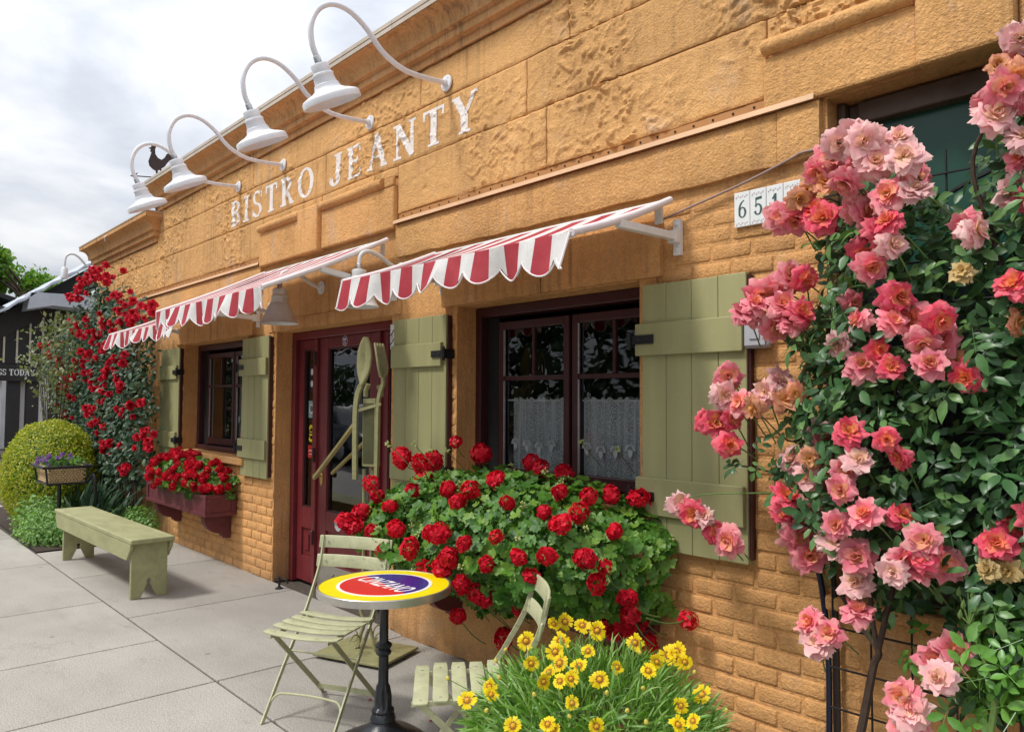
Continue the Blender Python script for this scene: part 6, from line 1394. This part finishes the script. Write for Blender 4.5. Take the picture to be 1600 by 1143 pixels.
# ================================================================== rooster weathervane
WV = thing('weathervane', 'rusty iron rooster weathervane standing on the lower parapet', 'weathervane', (-9.68, -.05, 3.83))
M_RUST = paint('dark_rust_iron', (.035, .016, .013), .6, .3, 30, .001)
m = MB(); m.tube([(-9.68, -.05, 3.83), (-9.68, -.05, 4.31)], .007, 6); m.build('rod', M_IRON, WV)
m = MB(); m.bar((-9.98, -.05, 4.27), (-9.4, -.05, 4.27), .006, .012); m.prism([(-.30, 0), (-.22, .045), (-.245, 0), (-.22, -.045)], (-9.68, -.05, 4.27), (1, 0, 0), (0, 0, 1), (0, 1, 0), .006); m.build('arrow', M_RUST, WV)
rs_ = [(-.02, 0), (.005, 0), (.0, .09), (.03, .10), (.035, .02), (.055, .02), (.05, .12), (.10, .16), (.12, .20), (.15, .24), (.19, .20), (.20, .13), (.225, .15), (.235, .24), (.22, .32), (.17, .37), (.12, .35), (.09, .29), (.05, .255), (.0, .28), (-.04, .34), (-.045, .41), (-.03, .46), (-.045, .49), (-.06, .465), (-.07, .495), (-.085, .465), (-.10, .48), (-.10, .44), (-.14, .42), (-.105, .405), (-.115, .37), (-.095, .36), (-.11, .30), (-.135, .22), (-.12, .15), (-.07, .10), (-.03, .08)]
m = MB(); k_ = .80
ctr = (-.0, .2)
poly_ = [(p*k_, q_*k_) for p, q_ in rs_]; m.prism(poly_, (-9.68, -.054, 4.285), (1, 0, 0), (0, 0, 1), (0, 1, 0), .008); m.build('rooster', M_RUST, WV)
# ================================================================== neighbouring dark tasting-room building
NB = thing('tasting_room', 'black neighbouring building with thin pale battens, corrugated eave and a tastings sign', 'building', (-20.2, 1, 0))
M_NBK = paint('black_board', (.012, .012, .013), .6, .3, 5, .001); M_NGR = paint('grey_fascia', (.42, .45, .50), .6, .1, 5, .001); M_CORR = paint('corrugated_zinc', (.46, .50, .57), .45, .15, 8, .001, metal=.3); M_BAT = paint('pale_batten', (.55, .52, .44), .7, .1, 8, 0)
X = -20.0
m = MB(); m.box(X-.25, X, -3.2, 6, 2.35, 3.62); m.build('wall', M_NBK, NB)
for i, y in enumerate(np.arange(-2.7, 2.2, .245)):
    m = MB(); m.box(X+.001, X+.03, y, y+.035, 2.38, 3.6); m.build('batten', M_BAT, NB)
for i, y in enumerate((-2.4, -1.2, -.55, .12, .48, .95, 1.4)):
    m = MB(); m.box(X-.25, X-.05, y, y+.24, -.01, 2.34); m.build('post', M_NBK, NB)
for y0, y1 in ((-.10, .03), (.385, .47), (.74, .82)):
    m = MB(); m.box(X-.22, X-.2, y0, y1, .02, 2.3); m.build('bright_gap_strip', P_WH, NB)  # white strips added between posts, painting in the brightness beyond the openings
m = MB(); m.box(X+.005, X+.06, -1.6, .72, 1.98, 2.34); sg = m.build('sign_board', M_NBK, NB)
flat_word('TASTINGS TODAY', (X+.0605, -.62, 2.10), (0, 1, 0), (0, 0, 1), .135, 1.22, (1, 0, 0), P_WH, sg, 'sign_lettering', .006)
# sloping corrugated roof whose gable eave edge climbs towards the bistro
def roofpt(y): return 3.52+(y+.08)*.72
m = MB(); nr = 60; V = []
for i in range(nr+1):
    y = -4.5+9.5*i/nr; 
    for xx in (X+.9, X-7): V.append((xx, y, roofpt(y)+.03*math.sin(i*math.pi)+(.035 if i % 2 else 0)))
m.add(V, [(2*i, 2*i+2, 2*i+3, 2*i+1) for i in range(nr)]); b = len(V); m.add([(x, y, z-.06) for x, y, z in V], [(2*i, 2*i+1, 2*i+3, 2*i+2) for i in range(nr)])
m.add([V[2*i] for i in range(nr+1)]+[(V[2*i][0], V[2*i][1], V[2*i][2]-.06) for i in range(nr+1)], [(i, nr+1+i, nr+2+i, i+1) for i in range(nr)]); m.build('roof', M_CORR, NB, recalc=False)
m = MB(); m.prism([(-4.5, roofpt(-4.5)-.1), (5, roofpt(5)-.1), (5, roofpt(5)-.45), (1.2, roofpt(1.2)-.72), (-4.5, roofpt(-4.5)-.3)], (X+.0, 0, 0), (0, 1, 0), (0, 0, 1), (1, 0, 0), .08); m.build('gable_board', M_NBK, NB)
m = MB(); m.prism([(.28, 3.50), (.33, 3.88), (2.4, 3.93), (2.4, 3.55), (.75, 3.62)], (X+.25, 0, 0), (0, 1, 0), (0, 0, 1), (1, 0, 0), .65); m.build('eave_return', M_NGR, NB, bevel=.01)
m = MB(); m.box(X-9, X-8.9, -3, 6, 0, 2.6); m.build('rear_wall', paint('pale_rear_wall', (.75, .76, .78), .8, .1, 3, 0), NB)
# second roof further back with a vent
FB = thing('far_house', 'grey house roof showing above the corrugated eave under the tree', 'house', (-31, 2, 0))
m = MB(); m.box(-34, -30, -2, 3.4, 0, 4.3); m.build('wall', M_NGR, FB); m = MB(); m.prism([(-2.4, 4.25), (.9, 5.15), (3.8, 4.25), (3.8, 4.1), (.9, 5.0), (-2.4, 4.1)], (-34.5, 0, 0), (0, 1, 0), (0, 0, 1), (1, 0, 0), 5); m.build('roof', M_NBK, FB)
# ================================================================== trees
def tree(label, x, y, h, r, mat, n, ls, seed, group=None):
    T = thing('tree', label, 'tree', (x, y, 0), group); rr = random.Random(seed); m = MB(); m.tube(spline([(x, y, -.1), (x+.1, y, h*.25), (x-.05, y+.1, h*.5), (x, y, h*.8)], 5), list(np.linspace(.2, .05, 16)), 9); cs = []
    for k in range(15):
        a = rr.uniform(0, 6.28); zz = h*rr.uniform(.42, .97); d = r*rr.uniform(.3, .95)*(1-.55*abs(zz/h-.62)); e_ = Vector((x+d*math.cos(a), y+d*math.sin(a), zz)); b = Vector((x, y, zz-d*.6)); sp = spline([b, (b+e_)/2+Vector((0, 0, .15)), e_], 4); m.tube(sp, list(np.linspace(.07, .02, len(sp))), 6); cs.append((e_, r*rr.uniform(.22, .42)))
    m.build('trunk', M_BARK, T, smooth=True); Ps = []
    for c, q_ in cs:
        P, d = ball(n//15, c, (q_, q_, q_*.8), .25); Ps.append(P)
    P = np.vstack(Ps); scatter('crown', mat, T, P, rng.normal(0, .7, P.shape)+np.array([0, 0, .5]), rng.uniform(ls*.7, ls*1.3, len(P)), rng.uniform(0, 6.28, len(P)), SMALL)
tree('bright green tree rising behind the corrugated roof at the far left', -40, 3.6, 7.9, 2.5, M_LTREE, 16000, .24, 3)
tree('bright green tree at the left edge behind the neighbouring building', -42, 1.0, 7.5, 2.7, M_LTREE, 12000, .24, 5)
# across the street: what the window glass mirrors
for i, (x, y, h, r) in enumerate(((-9, -17, 9, 4), (-16, -19, 10, 4.5), (-23, -17, 9, 4), (-31, -19, 11, 5), (-40, -18, 10, 5), (-50, -20, 11, 5.5), (-2, -18, 9, 4.2))):
    tree('dark leafy street tree across the road, seen only as a reflection in the window glass', x, y, h, r, M_LDARK, 3000, .42, 20+i, 'trees across the street')
hd = thing('hedge', 'long dark hedge on the far side of the road', 'hedge', (-30, -16, 0)); n_ = 9000
P = np.stack([rng.uniform(-65, 6, n_), -16.5+rng.normal(0, .5, n_), rng.uniform(0, 3.4, n_)], 1); scatter('foliage', M_LDARK, hd, P, rng.normal(0, .6, P.shape)+np.array([0, .6, .4]), rng.uniform(.35, .6, n_), rng.uniform(0, 6.28, n_), SMALL)
def car(x, y):
    T = thing('parked_car', 'dark grey saloon car parked along the kerb, mirrored in the door glass', 'car', (x, y, 0)); M_CAR = paint('dark_car_paint', (.03, .033, .04), .2, .05, 5, 0); M_TYRE = paint('tyre_rubber', (.015, .015, .015), .9, .1, 9, 0)
    side = [(-2.2, .35), (-2.25, .65), (-2.1, .92), (-1.3, 1.0), (-.75, 1.42), (.55, 1.45), (1.2, 1.02), (2.0, .9), (2.25, .72), (2.2, .35)]
    m = MB(); secs = [(-.88, .86, .0), (-.82, .97, .0), (-.6, 1.0, .0), (.6, 1.0, 0), (.82, .97, 0), (.88, .86, 0)]; k = len(side)
    V = [(x+px, y+oy*(1-.16*max(0, (pz-.95)/.5)), .35+(pz-.35)*(s if pz > .6 else 1)) for oy, s, _ in secs for px, pz in side]; m.add(V, [(i*k+j, (i+1)*k+j, (i+1)*k+(j+1) % k, i*k+(j+1) % k) for i in range(5) for j in range(k)]+[tuple(range(k)), tuple(5*k+j for j in range(k))[::-1]]); m.build('body', M_CAR, T, smooth=True, angle=30)
    for wx in (-1.4, 1.35):
        for wy in (-.8, .8):
            m = MB(); m.lathe([(0, -.1), (.2, -.1), (.32, -.1), (.335, -.07), (.335, .07), (.32, .1), (0, .1)], 20, (x+wx, y+wy, .335), (0, 1, 0)); wh_ = m.build('wheel', M_TYRE, T, smooth=True, angle=40); m = MB(); s = 1 if wy > 0 else -1; m.lathe([(0, .02), (.05, .02), (.2, .0), (.21, -.01)], 16, (x+wx, y+wy+s*.105, .335), (0, s, 0)); m.build('rim', M_GREYMET, wh_)
    for s in (-1, 1):
        m = MB(); m.prism([(-1.15, .98), (-.72, 1.36), (-.02, 1.385), (-.02, .99)], (x, y+s*.82, .0), (1, 0, 0), (0, 0, 1), (0, s, 0), .02); m.prism([(.04, .99), (.04, 1.385), (.5, 1.38), (1.05, 1.0)], (x, y+s*.82, .0), (1, 0, 0), (0, 0, 1), (0, s, 0), .02); m.build('side_window', M_BLK, T)
        m = MB(); m.box(x+2.1, x+2.245, y+s*.6-.15, y+s*.6+.15, .68, .82); m.build('headlight', M_WHITE, T, bevel=.03)
        m = MB(); m.box(x-2.25, x-2.12, y+s*.65-.14, y+s*.65+.14, .7, .86); m.build('tail_light', P_RE, T, bevel=.02)
car(-18.5, -7.2)
gz = thing('gabled_stand', 'white timber gabled sign frame across the street, mirrored in the door glass', 'sign frame', (-30.5, -14, 0))
for s in (-1, 1):
    m = MB(); m.box(-30.5+s*1.3-.1, -30.5+s*1.3+.1, -14.1, -13.9, -.02, 3.2); m.build('post', M_WHITE, gz)
    m = MB(); m.bar((-30.5+s*1.7, -14, 3.1), (-30.5, -14, 5.0), .14, .16, (0, 0, 1)); m.build('rafter', M_WHITE, gz)
m = MB(); m.box(-32.2, -28.8, -14.08, -13.92, 3.2, 3.6); m.build('sign_board', M_WHITE, gz)
WV.rotation_euler.z = R(62)
# grit and fallen petals gathered along the foot of the wall
n_ = 700; gx = rng.uniform(-9.2, .5, n_); P = np.stack([gx, -np.abs(rng.normal(0, .10, n_))-.03, np.full(n_, .004)], 1); k_ = (gx < -6.47) | (gx > -4.6); P = P[k_]
deb = scatter('grit', M_DRY, None, P, np.tile([[0., 0., 1.]], (len(P), 1))+rng.normal(0, .15, (len(P), 3)), rng.uniform(.004, .016, len(P)), rng.uniform(0, 6.28, len(P)), SMALL)
deb['label'] = 'dry leaf bits and grit along the foot of the wall'; deb['category'] = 'debris'
